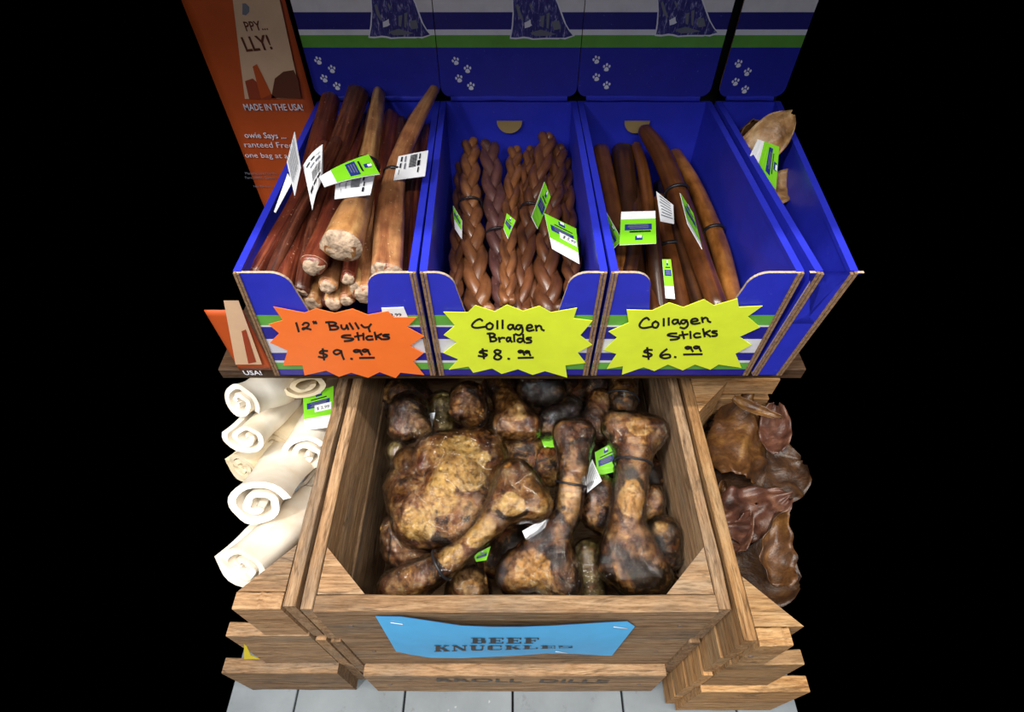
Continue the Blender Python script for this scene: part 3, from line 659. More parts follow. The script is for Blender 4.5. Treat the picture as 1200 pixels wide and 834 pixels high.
# ------------------------------------------------------------------ collagen braids
def braid(label, pts, mat, y0=.424, y1=.70, turns=2.6, dz=0, band=None, wide=1.0):
    A = py(pts[0][0], pts[0][1], y0); B = py(pts[-1][0], pts[-1][1], y1); sl = (B.z - A.z) / (B.y - A.y); P = []
    for i, (x, y, r) in enumerate(pts):
        rr = ray(x, y); k = (A.z - CAM.z - sl * A.y) / (rr.z - sl * rr.y); p = CAM + rr * k; P.append((p + V((0, 0, dz)), rp(r, p)))
    sp = spline(P, 30 // (len(P) - 1) * 3)
    root = empty('collagen_braid', (A + B) / 2 + V((0, 0, -.02)), label, 'dog chew', 'collagen braids in the blue box')
    ph0 = random.random() * 6; n = len(sp)
    for s in range(3):
        pts3 = []
        for i in range(n):
            c, r = sp[i]; t = (sp[min(n - 1, i + 1)][0] - sp[max(0, i - 1)][0]).normalized()
            side = t.cross(V((0, 0, 1))).normalized(); up = side.cross(t).normalized()
            a = 2 * math.pi * (turns * i / n + s / 3) + ph0
            pts3.append((c + side * (math.sin(a) * r * .58 * wide) + up * (math.sin(2 * a) * r * .30), r * .53 * (1 + .08 * noise.noise(V((i * .3, s, ph0))))))
        tube('strand', pts3, mat, root, 10, 1, None)
    if band is not None:
        i = int(band * (n - 1)); t = (sp[min(n - 1, i + 1)][0] - sp[i - 1][0]); ring_band('band', sp[i][0], t, sp[i][1] * 1.08, .0012, 'black_rubber', root, wob=.001)
    return root
braid('tan collagen braid with wide plaits along the left side', [(562, 370, 17), (555, 290, 14), (551, 230, 12), (552, 172, 10)], 'braid_tan', dz=.006, band=.58)
braid('plum brown crumbly collagen braid next to the tan one', [(594, 368, 16), (586, 300, 14), (579, 230, 13), (573, 170, 11)], 'braid_plum', band=.45, turns=2.3)
braid('dark collagen braid with its high end beside the hand hole', [(594, 345, 10), (597, 250, 10), (604, 166, 9)], 'braid_tan', dz=-.012)
braid('brown collagen braid leaning to the right behind the upright tag', [(609, 370, 12), (617, 280, 12), (628, 222, 11), (642, 164, 11)], 'braid_brown', dz=.004, band=.5)
braid('brown collagen braid with its pale tip between two darker ends', [(626, 368, 10), (612, 250, 10), (623, 170, 8)], 'braid_brown', dz=-.006)
braid('stout reddish collagen braid in front of the price tag', [(645, 368, 17), (640, 290, 14), (648, 230, 12), (655, 175, 10)], 'braid_brown', dz=.002)
braid('short collagen braid tucked under the price tag', [(676, 350, 12), (668, 270, 11), (662, 180, 9)], 'braid_brown', dz=-.012)
braid('dark collagen braid deep against the left wall of its box', [(532, 345, 9), (536, 255, 9), (541, 180, 8)], 'braid_brown', dz=-.014)
braid('dark collagen braid lying beneath the plum brown one', [(606, 370, 11), (602, 290, 11), (600, 200, 9)], 'braid_plum', dz=-.022)
for k, x in enumerate((545, 575, 622, 655)):
    braid('shaded collagen braid in the bottom layer under the others', [(x + (x - 600) * .10, 372, 13), (x, 290, 12), (600 + (x - 600) * .8, 190, 10)], 'braid_brown', dz=-.045, y1=.71)
# ------------------------------------------------------------------ collagen sticks
def groove(ph, s, sd): return 1 - .16 * max(0, math.cos(ph - .5 + s * 1.5)) ** 8 + .06 * noise.noise(V((math.cos(ph) * 1.5, math.sin(ph) * 1.5, s * 10 + sd)))
kw = dict(name='collagen_stick', group='collagen sticks in the blue box', shape=groove, cut=False, y0=.43, y1=.70)
CS = [
 ('straight brown collagen stick standing along the left wall', [(734, 360, 9), (718, 245, 10), (704, 176, 10)], 'collagen', {}),
 ('dark wide collagen stick second from the left wall', [(752, 370, 11), (738, 260, 12), (729, 176, 12)], 'collagen_dk', {}),
 ('slim brown collagen stick passing right of the front tag', [(768, 370, 9), (762, 280, 8), (755, 210, 7), (745, 172, 6)], 'collagen', dict(dz=.002)),
 ('long curved brown collagen stick with a grooved back and band', [(838, 370, 12), (808, 285, 12), (790, 235, 12), (772, 190, 11), (753, 162, 8)], 'collagen', dict(dz=.012, band=.50)),
 ('thin collagen stick hugging the long curved one', [(822, 366, 8), (796, 280, 7), (784, 220, 7), (766, 165, 6)], 'collagen_dk', dict(dz=.0)),
 ('ringed light brown collagen stick curving along the right wall', [(863, 368, 11), (846, 300, 11), (832, 260, 10), (812, 215, 9), (790, 180, 8)], 'collagen_lt', dict(band=.46)),
 ('thick dark collagen stick at the front beside the low tag', [(806, 372, 17), (794, 310, 16), (787, 275, 12), (776, 222, 8)], 'collagen', dict(y1=.60, dz=-.012, band=.62)),
 ('short brown collagen stick end left of the thick one', [(776, 372, 9), (768, 300, 9), (764, 262, 8)], 'collagen_dk', dict(y1=.53)),
 ('dark collagen stick in the shade behind the long curved one', [(848, 368, 9), (822, 270, 9), (800, 215, 9), (775, 165, 9)], 'collagen_dk', dict(dz=-.014)),
 ('dark collagen stick deep behind the front tag', [(735, 330, 9), (748, 250, 9), (744, 180, 8)], 'collagen_dk', dict(dz=-.016)),
 ('small pale ended collagen stick under the left ear', [(727, 340, 7), (728, 300, 7), (730, 270, 6)], 'collagen_lt', dict(y1=.52, dz=-.01)),
]
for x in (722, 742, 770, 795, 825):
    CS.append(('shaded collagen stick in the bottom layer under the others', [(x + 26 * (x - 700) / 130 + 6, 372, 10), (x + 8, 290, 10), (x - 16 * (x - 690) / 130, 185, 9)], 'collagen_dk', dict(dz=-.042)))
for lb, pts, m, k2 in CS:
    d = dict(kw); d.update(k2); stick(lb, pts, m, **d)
# ------------------------------------------------------------------ paper tags
def tagcard(label, quad, side='green', bend=0, price=False, group=None, strip=.22, txt=True, flip=False, bar=False):
    """quad: four world corners TL TR BR BL"""
    TL, TR, BR, BL_ = quad; cen = (TL + TR + BR + BL_) / 4
    n = (TR - TL).cross(BL_ - TL).normalized()
    if n.dot(CAM - cen) < 0: n = -n
    w_ = (TR - TL).length; h_ = (BL_ - TL).length
    def S_(u, v, off=0): # u right, v down
        p = TL * (1 - u) * (1 - v) + TR * u * (1 - v) + BR * u * v + BL_ * (1 - u) * v
        return p + n * (off + bend * (1 - 4 * (v - .5) ** 2))
    def sheet(name, u0, v0, u1, v1, off, mat, parent, th=.0):
        nu, nv = 1, 6; vs = []; fs = []
        for j in range(nv + 1):
            for i in range(nu + 1): vs.append(S_(u0 + (u1 - u0) * i / nu, v0 + (v1 - v0) * j / nv, off))
        for j in range(nv):
            for i in range(nu): a = j * 2 + i; fs.append((a, a + 2, a + 3, a + 1))
        if th:
            k = len(vs); vs += [v - n * th for v in vs[:k]]; fs += [tuple(q + k for q in f[::-1]) for f in fs]
            for j in range(nv): a = j * 2; fs += [(a, a + k, a + 2 + k, a + 2), (a + 1, a + 3, a + 3 + k, a + 1 + k)]
            fs += [(0, 1, 1 + k, k), (nv * 2, nv * 2 + k, nv * 2 + 1 + k, nv * 2 + 1)]
        o = mesh(name, vs, fs, mat, parent); return o
    r = sheet('product_tag', 0, 0, 1, 1, 0, 'white', None, .0006); tag(r, label, 'tag', group)
    def lines(x0, x1, v0, v1, k, mat='ink', t=.5, rag=1):
        for i in range(k):
            a = v0 + (v1 - v0) * i / k; sheet('print_line', x0 + random.uniform(0, .08) * rag, a, x1 - random.uniform(0, .12) * rag, a + (v1 - v0) / k * t, .0011, mat, r)
    if side == 'green':
        g0, g1 = (strip, 1) if flip else (0, 1 - strip)
        sheet('green_panel', 0, g0, 1, g1, .0004, 'tag_green', r); H = g1 - g0
        a = g0 + H * (.40 if not flip else .22); sheet('navy_panel', .12, a, .88, a + H * .24, .0008, 'tag_navy', r)
        lines(.2, .8, a + H * .04, a + H * .22, 3, 'grey_ink', .45)
        lines(.18, .86, g0 + H * (.30 if not flip else .50), g0 + H * (.38 if not flip else .62), 1, 'ink', .5)
        b = g0 + H * (.08 if not flip else .70)     # small navy and white emblem
        sheet('emblem', .42, b, .62, b + H * .16, .0008, 'tag_navy', r); sheet('emblem', .47, b - H * .02, .60, b + H * .08, .0012, 'white', r)
        if price:
            sheet('price_sticker', .38, a + H * .16, .95, a + H * .42, .0015, 'white', r)
            A, B = S_(.46, a + H * .36), S_(.88, a + H * .36); text_on(price, A, B, n, 'ink', r, .9, .0, off=.0021)
    elif side == 'bar':
        lines(.42, .66, .10, .62, 11, 'ink', .5, 0); lines(.72, .80, .1, .9, 3, 'ink', .8)
        lines(.12, .20, .1, .9, 3, 'ink', .75); lines(.26, .34, .1, .7, 2, 'grey_ink', .8)
    elif side == 'lines':
        lines(.1, .9, .1, .9, 7, 'grey_ink', .3)
    return r
def Q(box_plane, pts, hs):
    """pixel corners on a sloping plane z = z0 + s (Y - .41), raised by hs"""
    z0, s = box_plane; out = []
    for (x, y), h in zip(pts, hs):
        rr = ray(x, y); k = (z0 + h - s * .41 - CAM.z) / (rr.z - s * rr.y); out.append(CAM + rr * k)
    return out
B1 = (.672, .13); B2 = (.624, .055); B3 = (.628, .08)
tg = 'green and white product tags on the chews'
tagcard('white barcode tag curling off the sticks by the left box wall', Q(B1, [(345, 154), (352, 196), (345, 229), (336, 190)], [.045, .045, .028, .028]), 'lines', .0, group=tg)
tagcard('narrow white tag edge lying along the left box wall', Q(B1, [(337, 203), (343, 212), (323, 249), (321, 248)], [.022, .02, .012, .012]), 'plain', 0, group=tg)
tagcard('tall white barcode tag leaning left of the green tag', Q(B1, [(378, 169), (378, 210), (366, 246), (355, 194)], [.05, .035, .03, .04]), 'bar', .003, group=tg)
tagcard('white barcode tag with rounded end under the bright green tag', Q(B1, [(394, 205), (439, 205), (434, 228), (392, 233)], [.036, .036, .034, .034]), 'bar', 0, group=tg)
tagcard('bright green folded tag with navy panel over the golden bully stick', Q(B1, [(432, 181), (445, 204), (380, 219), (374, 207)], [.050, .05, .044, .044]), 'green', .002, group=tg, strip=.24)
tagcard('white printed tag behind the long banded bully stick', Q(B1, [(467, 183), (502, 176), (498, 206), (461, 211)], [.005, .005, .005, .005]), 'bar', 0, group=tg)
tagcard('green tag edge standing upright among the braids', Q(B2, [(638, 213), (645, 231), (630, 268), (623, 254)], [.045, .035, .03, .045]), 'green', 0, group=tg, strip=.0)
tagcard('green and white tag with price sticker leaning on the right braid', Q(B2, [(638, 250), (675, 268), (679, 309), (647, 291)], [.04, .03, .025, .03]), 'green', 0, price='$ 5.99', group=tg, strip=.30)
tagcard('white backed tag deep by the left wall of the braid box', Q(B2, [(531, 241), (541, 258), (541, 280), (533, 268)], [.01, .01, .0, .0]), 'green', 0, group=tg, strip=.45)
tagcard('small green tag folded behind the plum brown braid', Q(B2, [(594, 250), (604, 258), (595, 280), (590, 268)], [.028, .028, .02, .02]), 'green', 0, group=tg, strip=.05)
tagcard('green tag with white top edge lying over the left collagen sticks', Q(B3, [(728, 248), (768, 247), (769, 285), (726, 287)], [.034, .034, .034, .034]), 'green', 0, group=tg, strip=.25, flip=True)
tagcard('green tag tilted against the left wall of the collagen box', Q(B3, [(710, 248), (729, 281), (719, 291), (711, 270)], [.02, .03, .02, .015]), 'green', 0, group=tg, strip=.0)
tagcard('white tag behind the long curved collagen stick', Q(B3, [(769, 224), (789, 240), (790, 262), (774, 259)], [.003, .003, .003, .003]), 'lines', 0, group=tg)
tagcard('narrow green tag edge right of the long curved collagen stick', Q(B3, [(797, 226), (812, 250), (823, 292), (806, 262)], [.04, .026, .015, .04]), 'green', 0, group=tg, strip=.18)
tagcard('low green and white tag at the front between two collagen sticks', Q(B3, [(776, 304), (786, 304), (791, 350), (780, 349)], [.004, .004, .0, .0]), 'green', 0, group=tg, strip=.3)
# ------------------------------------------------------------------ dried chips in the fourth box
def leaf(name, label, cat, group, cen, ux, uy, L, W, mat, curl=.3, fold=.2, seed=1, ruff=.12, th=.0022, nu=16, nv=13, blunt=.5, hole=None, tip=0):
    """ear-like leathery sheet: ux length, uy width"""
    ux = ux.normalized(); n = ux.cross(uy).normalized(); uy = n.cross(ux).normalized()
    if n.z < 0: n = -n
    top = []; 
    for i in range(nu + 1):
        t = i / nu; wd = W * (math.sin(math.pi * min(1, t * .93 + .06)) ** blunt) * (1 - tip * t)
        for j in range(nv + 1):
            s = j / nv * 2 - 1
            e = .12 * noise.noise(V((t * 3, s * 2, seed)))
            p = ux * ((t - .5) * L * (1 + .1 * noise.noise(V((s * 2, seed, 3))))) + uy * (s * wd * (1 + e))
            h = curl * L * ((t - .5) ** 2) * 1.6 + fold * W * s * s + ruff * W * noise.noise(V((t * 4 + seed, s * 3, seed))) + ruff * .6 * W * abs(s) ** 3 * math.sin(t * 22 + seed)
            top.append(cen + p + n * h)
    k = len(top); vs = top[:]; fs = []
    nn = n * th
    vs += [p - nn for p in top]
    for i in range(nu):
        for j in range(nv):
            if hole and abs((i + .5) / nu - hole[0]) < hole[2] and abs((j + .5) / nv - hole[1]) < hole[2]: continue
            a = i * (nv + 1) + j; f = (a, a + nv + 1, a + nv + 2, a + 1); fs.append(f); fs.append(tuple(q + k for q in f[::-1]))
    def edge(a, b): fs.append((a, b, b + k, a + k))
    for i in range(nu): edge((i) * (nv + 1), (i + 1) * (nv + 1)); edge((i + 1) * (nv + 1) + nv, i * (nv + 1) + nv)
    for j in range(nv): edge(j + 1, j); edge(nu * (nv + 1) + j, nu * (nv + 1) + j + 1)
    me_o = mesh(name, vs, fs, mat, None, True)
    bm = bmesh.new(); bm.from_mesh(me_o.data); bmesh.ops.recalc_face_normals(bm, faces=bm.faces); bm.to_mesh(me_o.data); bm.free()
    return tag(me_o, label, cat, group)
g4 = 'dried chips in the last blue box'
leaf('dried_chip', 'thin tan dried chip standing behind the green tag', 'dog chew', g4, py(898, 165, .64), V((.6, .2, .7)), V((-.6, .6, .3)), .075, .024, 'chip', .3, .3, 3)
leaf('dried_chip', 'dark curled dried chip by the left wall of its box', 'dog chew', g4, py(873, 165, .66), V((-.1, .3, 1)), V((1, .3, .2)), .055, .014, 'ear_brown', .5, .5, 5)
leaf('dried_chip', 'brown dried chip lying between the tan and dark chips', 'dog chew', g4, py(884, 160, .685), V((1, .2, .2)), V((-.2, .6, .6)), .05, .018, 'ear_dark', .3, .3, 8)
leaf('dried_chip', 'pale dried chip under the green tag', 'dog chew', g4, py(910, 222, .60), V((.8, .3, .2)), V((-.2, .9, .3)), .07, .022, 'chip', .2, .2, 9)
tagcard('green and white tag tilted over the dried chips', [py(888, 163, .625), py(913, 172, .625), py(909, 222, .585), py(879, 182, .60)][1:] + [py(888, 163, .625)], 'green', 0, group=tg, strip=.3)
# ------------------------------------------------------------------ orange bags left of the boxes
def pillow(name, x0, x1, z0, z1, Y, bulge, mat, parent, nx=10, nz=12):
    vs = []; fs = []
    for side in (0, 1):
        for j in range(nz + 1):
            for i in range(nx + 1):
                u = i / nx; v = j / nz; b = bulge * (math.sin(math.pi * u) * math.sin(math.pi * min(1, v * .9 + .1))) ** .6 if 0 < u < 1 and 0 < v < 1 else 0
                b += .0006 * noise.noise(V((u * 6, v * 6, 3))); vs.append(V((x0 + (x1 - x0) * u, Y + (b + .001) * (-.15 if side == 0 else 1), z0 + (z1 - z0) * v)))
    k = (nx + 1) * (nz + 1)
    for j in range(nz):
        for i in range(nx):
            a = j * (nx + 1) + i; fs.append((a, a + 1, a + nx + 2, a + nx + 1)); fs.append((k + a, k + a + nx + 1, k + a + nx + 2, k + a + 1))
    for i in range(nx): fs += [(i, k + i, k + i + 1, i + 1), (nz * (nx + 1) + i, nz * (nx + 1) + i + 1, k + nz * (nx + 1) + i + 1, k + nz * (nx + 1) + i)]
    for j in range(nz): fs += [(j * (nx + 1), (j + 1) * (nx + 1), k + (j + 1) * (nx + 1), k + j * (nx + 1)), (j * (nx + 1) + nx, k + j * (nx + 1) + nx, k + (j + 1) * (nx + 1) + nx, (j + 1) * (nx + 1) + nx)]
    return mesh(name, vs, fs, mat, parent, True)
BY = .722
bag = empty('treat_bag', (-.33, BY, SZ), 'orange treat bag with a tan picture panel standing beside the bully sticks', 'bag', 'orange treat bags on the shelf')
pillow('pouch', -.378, -.2597, SZ, .93, BY, .03, 'bag_orange', bag)
FY = BY - .0062
def flatpoly(name, pts, Y, mat, parent):
    p = [py(x, y, Y) for x, y in pts]; me = bpy.data.meshes.new(name); bm = bmesh.new(); f = bm.faces.new([bm.verts.new(q) for q in p]); f.normal_update()
    if f.normal.y > 0: f.normal_flip()
    bmesh.ops.triangulate(bm, faces=[f]); bm.to_mesh(me); bm.free(); return link(name, me, mat, parent)
flatpoly('picture_panel', [(268, -40), (318, -40), (330, 10), (353, 115), (287, 116), (280, 60)], FY, 'bag_tan', bag)
flatpoly('printed_stick', [(287, 95), (296, 92), (325, 116), (292, 116)], FY - .0004, 'bag_red', bag)
flatpoly('printed_stick', [(296, 78), (301, 75), (318, 110), (306, 116)], FY - .0005, 'bag_orange', bag)
flatpoly('printed_braid', [(319, 108), (322, 92), (332, 84), (344, 82), (349, 92), (353, 115), (318, 115)], FY - .0004, 'bag_brown', bag)
flatpoly('printed_emblem', [(284, 4), (288, 4), (292, 8), (292, 14), (288, 18), (284, 17)], FY - .0004, 'grey_ink', bag)
NY = V((0, -1, 0))
def btext(s, x0, y0, x1, y1, mat, hs=1, bold=.01): text_on(s, py(x0, y0, FY), py(x1, y1, FY), NY, mat, bag, hs, bold, off=.0008)
btext('PPY...', 289, 36, 314.5, 34.5, 'bag_brown', 1.2); btext('LLY!', 289, 60, 320, 57, 'bag_brown', 1.2, .02)
btext('MADE IN THE USA!', 287.5, 129, 356, 129, 'print_white', 1.35, .01)
btext('owie Says ...', 287.5, 161, 336, 162, 'print_white', 1); btext('ranteed Free', 287.5, 172, 344, 173, 'print_white', .9, .0); btext('one bag at a', 288, 184, 338, 185, 'print_white', .9, .0)
btext('Manufactured by the', 288, 204, 325, 204, 'grey_ink', 1, 0); btext('Pure 10901, Station', 288, 209, 323, 209, 'grey_ink', 1, 0); btext('Net Wt 5 oz', 298, 219, 318, 219, 'grey_ink', 1, 0)
bag2 = empty('treat_bag', (-.31, .428, SZ), 'small orange and tan treat bag left of the orange starburst sign', 'bag', 'orange treat bags on the shelf')
pillow('pouch', -.332, -.2905, SZ + .0005, .60, .425, .012, 'bag_orange', bag2)
FY2 = .425 - .0035
f2 = lambda nm, pts, m, o=0: flatpoly(nm, pts, FY2 - o, m, bag2)
f2('picture_panel', [(262, 352), (279.5, 352), (307, 427), (276, 427)], 'bag_tan')
f2('printed_stick', [(283, 388), (288, 386), (300, 424), (291, 426)], 'bag_red', .0004)
text_on('USA!', py(287, 438.5, FY2), py(308, 438.5, FY2), NY, 'print_white', bag2, 1.1, .02, off=.0008)
# ------------------------------------------------------------------ beef bones in shrink film
def remesh(bm, vox, name):
    me = bpy.data.meshes.new(name); bm.to_mesh(me); bm.free(); o = bpy.data.objects.new(name, me); C.objects.link(o)
    md = o.modifiers.new('r', 'REMESH'); md.mode = 'VOXEL'; md.voxel_size = vox
    sm = o.modifiers.new('s', 'SMOOTH'); sm.factor = .5; sm.iterations = 4
    dg = bpy.context.evaluated_depsgraph_get(); m2 = bpy.data.meshes.new_from_object(o.evaluated_get(dg)); bpy.data.objects.remove(o); bpy.data.meshes.remove(me)
    return m2
def blob(bm, c, r, s=(1, 1, 1), sub=2):
    g = bmesh.ops.create_icosphere(bm, subdivisions=sub, radius=1); bmesh.ops.transform(bm, matrix=Matrix.Translation(c) @ Matrix.Diagonal((r * s[0], r * s[1], r * s[2], 1)), verts=g['verts'])
def cone(bm, a, ra, b, rb):
    d = b - a; L = d.length
    if L < 1e-5: return
    q = d.to_track_quat('Z', 'Y').to_matrix().to_4x4()
    bmesh.ops.create_cone(bm, cap_ends=True, segments=16, radius1=ra, radius2=rb, depth=L, matrix=Matrix.Translation((a + b) / 2) @ q)
def bone(label, nodes, links, mat, bands=(), pale=(), film=True, amp=.0034, freq=40, group='shrink wrapped beef bones in the crate', vox=.0022):
    bm = bmesh.new(); P = []
    for nd in nodes:
        p = pz(nd[0], nd[1], nd[2]); P.append((p, rp(nd[3], p))); blob(bm, p, P[-1][1], nd[4] if len(nd) > 4 else (1, 1, 1))
    for a, b in links: cone(bm, P[a][0], P[a][1] * .97, P[b][0], P[b][1] * .97)
    me = remesh(bm, vox, 'beef_bone'); sd = random.random() * 50
    nrm = [v.normal.copy() for v in me.vertices]
    for v, n in zip(me.vertices, nrm):
        q = v.co * freq + V((sd, sd, sd)); d = noise.noise(q) + .55 * noise.noise(q * 2.3) + .35 * noise.noise(q * 5.1) - .5 * max(0, .25 - abs(noise.noise(q * 1.6 + V((9, 4, 2)))))
        v.co += n * (amp * d)
    at = me.attributes.new('tone', 'FLOAT', 'POINT')
    if pale:
        pw = [(pz(x, y, z), r) for x, y, z, r in pale]
        for i, v in enumerate(me.vertices):
            s = 0
            for c, r in pw: s = max(s, 1 - (v.co - c).length / rp(r, c))
            at.data[i].value = max(0, min(1, s * 1.6))
    me.shade_smooth(); o = link('beef_bone', me, mat); tag(o, label, 'bone', group)
    if film:
        bm = bmesh.new(); G_ = .0026
        for (p, r), nd in zip(P, nodes): blob(bm, p, r + G_, nd[4] if len(nd) > 4 else (1, 1, 1))
        for a, b in links: cone(bm, P[a][0], (P[a][1] + G_), P[b][0], (P[b][1] + G_))
        for i in range(len(P)):                     # film bridges the hollow between neighbouring knobs
            for j in range(i + 1, len(P)):
                if (P[i][0] - P[j][0]).length < (P[i][1] + P[j][1]) * 1.15: cone(bm, P[i][0], P[i][1] + G_ * .7, P[j][0], P[j][1] + G_ * .7)
        m2 = remesh(bm, .0028, 'plastic_film')
        for v in m2.vertices:
            q = v.co * 55 + V((sd, 0, sd)); v.co += v.normal * (.0042 * (.25 - abs(noise.noise(q))) + .0012 * noise.noise(q * 2.5))
        m2.shade_smooth(); link('plastic_film', m2, 'film', o)
    for (a, b, t) in bands:
        c = P[a][0].lerp(P[b][0], t); r = P[a][1] + (P[b][1] - P[a][1]) * t; ring_band('rubber_band', c, P[b][0] - P[a][0], r + .0036, .0013, 'black_rubber', o, wob=.0008)
    return o
bone('big beef bone lying right with two wide knobs and a dark band', [(724, 500, .37, 19), (764, 505, .37, 18), (743, 520, .368, 23), (741, 548, .362, 19), (736, 590, .35, 18.5), (734, 618, .335, 21), (721, 658, .31, 23), (764, 672, .305, 23), (741, 672, .30, 27)],
     [(0, 2), (1, 2), (2, 3), (3, 4), (4, 5), (5, 6), (5, 7), (6, 8), (7, 8), (0, 1)], 'bone_brown', [(2, 3, .85)], [(745, 585, .37, 30), (748, 500, .39, 20)], amp=.0026)
bone('upright beef bone with a slim banded neck and wide yellow base', [(664, 507, .37, 16), (682, 507, .37, 15), (673, 530, .368, 18), (669, 566, .36, 15), (664, 602, .345, 15), (648, 632, .33, 19), (607, 672, .298, 26), (656, 684, .295, 27), (630, 658, .305, 25)],
     [(0, 2), (1, 2), (2, 3), (3, 4), (4, 5), (5, 6), (5, 7), (6, 8), (7, 8), (0, 1)], 'bone_brown', [(3, 4, .05)], [(670, 580, .37, 28), (625, 672, .33, 30)], amp=.0026)
bone('beef bone lying slanted across the crate front with a gnarled knob', [(603, 560, .39, 22), (627, 590, .388, 20), (594, 590, .388, 22), (567, 621, .374, 13), (541, 645, .36, 12), (514, 664, .345, 16), (487, 679, .328, 21), (462, 690, .315, 20)],
     [(0, 2), (1, 2), (0, 1), (2, 3), (3, 4), (4, 5), (5, 6), (6, 7)], 'bone_gold', [(4, 5, .85)], [(560, 625, .39, 30), (600, 590, .41, 20), (530, 650, .37, 20)], amp=.0024)
bone('massive knuckle bone with a smooth pale yellow joint face', [(515, 540, .345, 34), (560, 538, .345, 36), (497, 605, .335, 38), (548, 602, .335, 42), (580, 560, .335, 22), (474, 572, .325, 24), (535, 565, .35, 40), (478, 540, .33, 16)],
     [(0, 1), (2, 3), (5, 2)], 'bone_gold', pale=[(538, 540, .39, 50), (515, 575, .39, 34), (490, 615, .36, 26)], amp=.0045)
bone('small dark wrapped knuckle in the back corner by the crate side', [(480, 482, .335, 24), (475, 500, .33, 20), (490, 500, .33, 18)], [], 'bone_dark')
bone('gnarled knob with a grey glassy underside near the box front', [(548, 467, .345, 21), (540, 480, .345, 13), (556, 488, .325, 17)], [(0, 2)], 'bone_brown')
bone('round headed beef bone with its shaft pointing to the back', [(594, 497, .335, 19), (617, 498, .335, 18), (604, 488, .335, 20), (590, 462, .33, 14), (582, 440, .325, 14)], [(2, 3), (3, 4), (0, 1)], 'bone_brown', pale=[(607, 482, .36, 16)])
bone('shiny near black bone head tucked under the box edge', [(625, 455, .345, 20), (644, 456, .345, 19), (634, 448, .345, 20)], [(0, 1)], 'bone_dark')
bone('dark bone end lying behind the upright banded bone', [(650, 490, .315, 18), (668, 480, .315, 17), (640, 500, .31, 14)], [(0, 1)], 'bone_dark')
bone('narrow wrinkled bone end left of the widest knob', [(703, 468, .335, 13), (698, 490, .33, 14), (704, 505, .325, 11)], [(0, 1), (1, 2)], 'bone_brown')
bone('bone shaft standing behind the widest knob with a black band', [(728, 470, .335, 17), (730, 445, .335, 16), (732, 425, .33, 17)], [(0, 1), (1, 2)], 'bone_brown', [(0, 1, .05)])
bone('glossy tan bone end left of the big right shaft', [(704, 580, .315, 22), (700, 600, .305, 20), (715, 612, .295, 17)], [(0, 1), (1, 2)], 'bone_gold')
bone('shiny round knuckle by the right crate wall', [(777, 625, .315, 21), (779, 648, .305, 20), (770, 640, .305, 20)], [(0, 1)], 'bone_dark', pale=[(775, 612, .34, 14)])
bone('small tan knob above the shiny round knuckle', [(765, 582, .31, 14), (762, 600, .30, 14)], [(0, 1)], 'bone_brown')
bone('dull olive wrapped bone between the two upright bases', [(690, 650, .275, 18), (690, 680, .265, 19), (692, 705, .255, 18)], [(0, 1), (1, 2)], 'bone_olive', amp=.002)
bone('dark rough bone end under the slanted bone', [(548, 690, .285, 26), (550, 710, .275, 26)], [(0, 1)], 'bone_dark', pale=[(552, 688, .31, 16)])
bone('brown bone end below the massive knuckle by the crate side', [(466, 622, .30, 20), (470, 645, .29, 20), (490, 655, .285, 18)], [(0, 1), (1, 2)], 'bone_brown')
bone('small olive knob under the dark corner knuckle', [(466, 528, .31, 13), (470, 540, .30, 13)], [], 'bone_olive', amp=.0015)
bone('yellowish bone end in the shade between two back knobs', [(518, 478, .305, 20), (515, 500, .30, 18)], [(0, 1)], 'bone_olive')
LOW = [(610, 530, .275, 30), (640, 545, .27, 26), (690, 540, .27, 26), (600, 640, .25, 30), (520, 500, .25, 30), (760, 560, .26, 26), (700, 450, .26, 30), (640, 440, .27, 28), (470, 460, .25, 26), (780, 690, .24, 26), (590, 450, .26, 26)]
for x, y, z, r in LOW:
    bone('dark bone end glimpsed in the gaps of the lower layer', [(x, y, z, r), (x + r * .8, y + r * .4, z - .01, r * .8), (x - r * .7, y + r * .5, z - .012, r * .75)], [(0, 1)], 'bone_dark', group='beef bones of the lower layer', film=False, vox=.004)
BZ = (.345, 0)
bt = 'paper tags among the beef bones'
tagcard('white paper tag corner between the slanted and upright bones', [pz(612, 622, .335), pz(640, 606, .35), pz(640, 625, .34), pz(620, 641, .325)], 'lines', 0, group=bt)
tagcard('green tag seen through the gap left of the widest knob', [pz(697, 530, .325), pz(722, 516, .335), pz(722, 552, .325), pz(700, 558, .315)], 'green', 0, group=bt, strip=0)
tagcard('pale printed tag beside the upright bone neck', [pz(694, 538, .335), pz(705, 563, .345), pz(688, 577, .335), pz(688, 552, .33)], 'lines', 0, group=bt)
tagcard('green and pale tag in the dark under film behind the upright bone', [pz(634, 500, .300), pz(658, 494, .300), pz(654, 552, .285), pz(610, 530, .285)], 'green', .004, group=bt, strip=.4)
tagcard('thin green tag edge under the slanted bone shaft', [pz(555, 650, .32), pz(575, 640, .325), pz(570, 656, .315), pz(558, 658, .315)], 'green', 0, group=bt, strip=0)
tagcard('white tag slip beside the dark corner knuckle', [pz(505, 484, .335), pz(510, 483, .335), pz(506, 502, .33), pz(502, 503, .33)], 'lines', 0, group=bt)
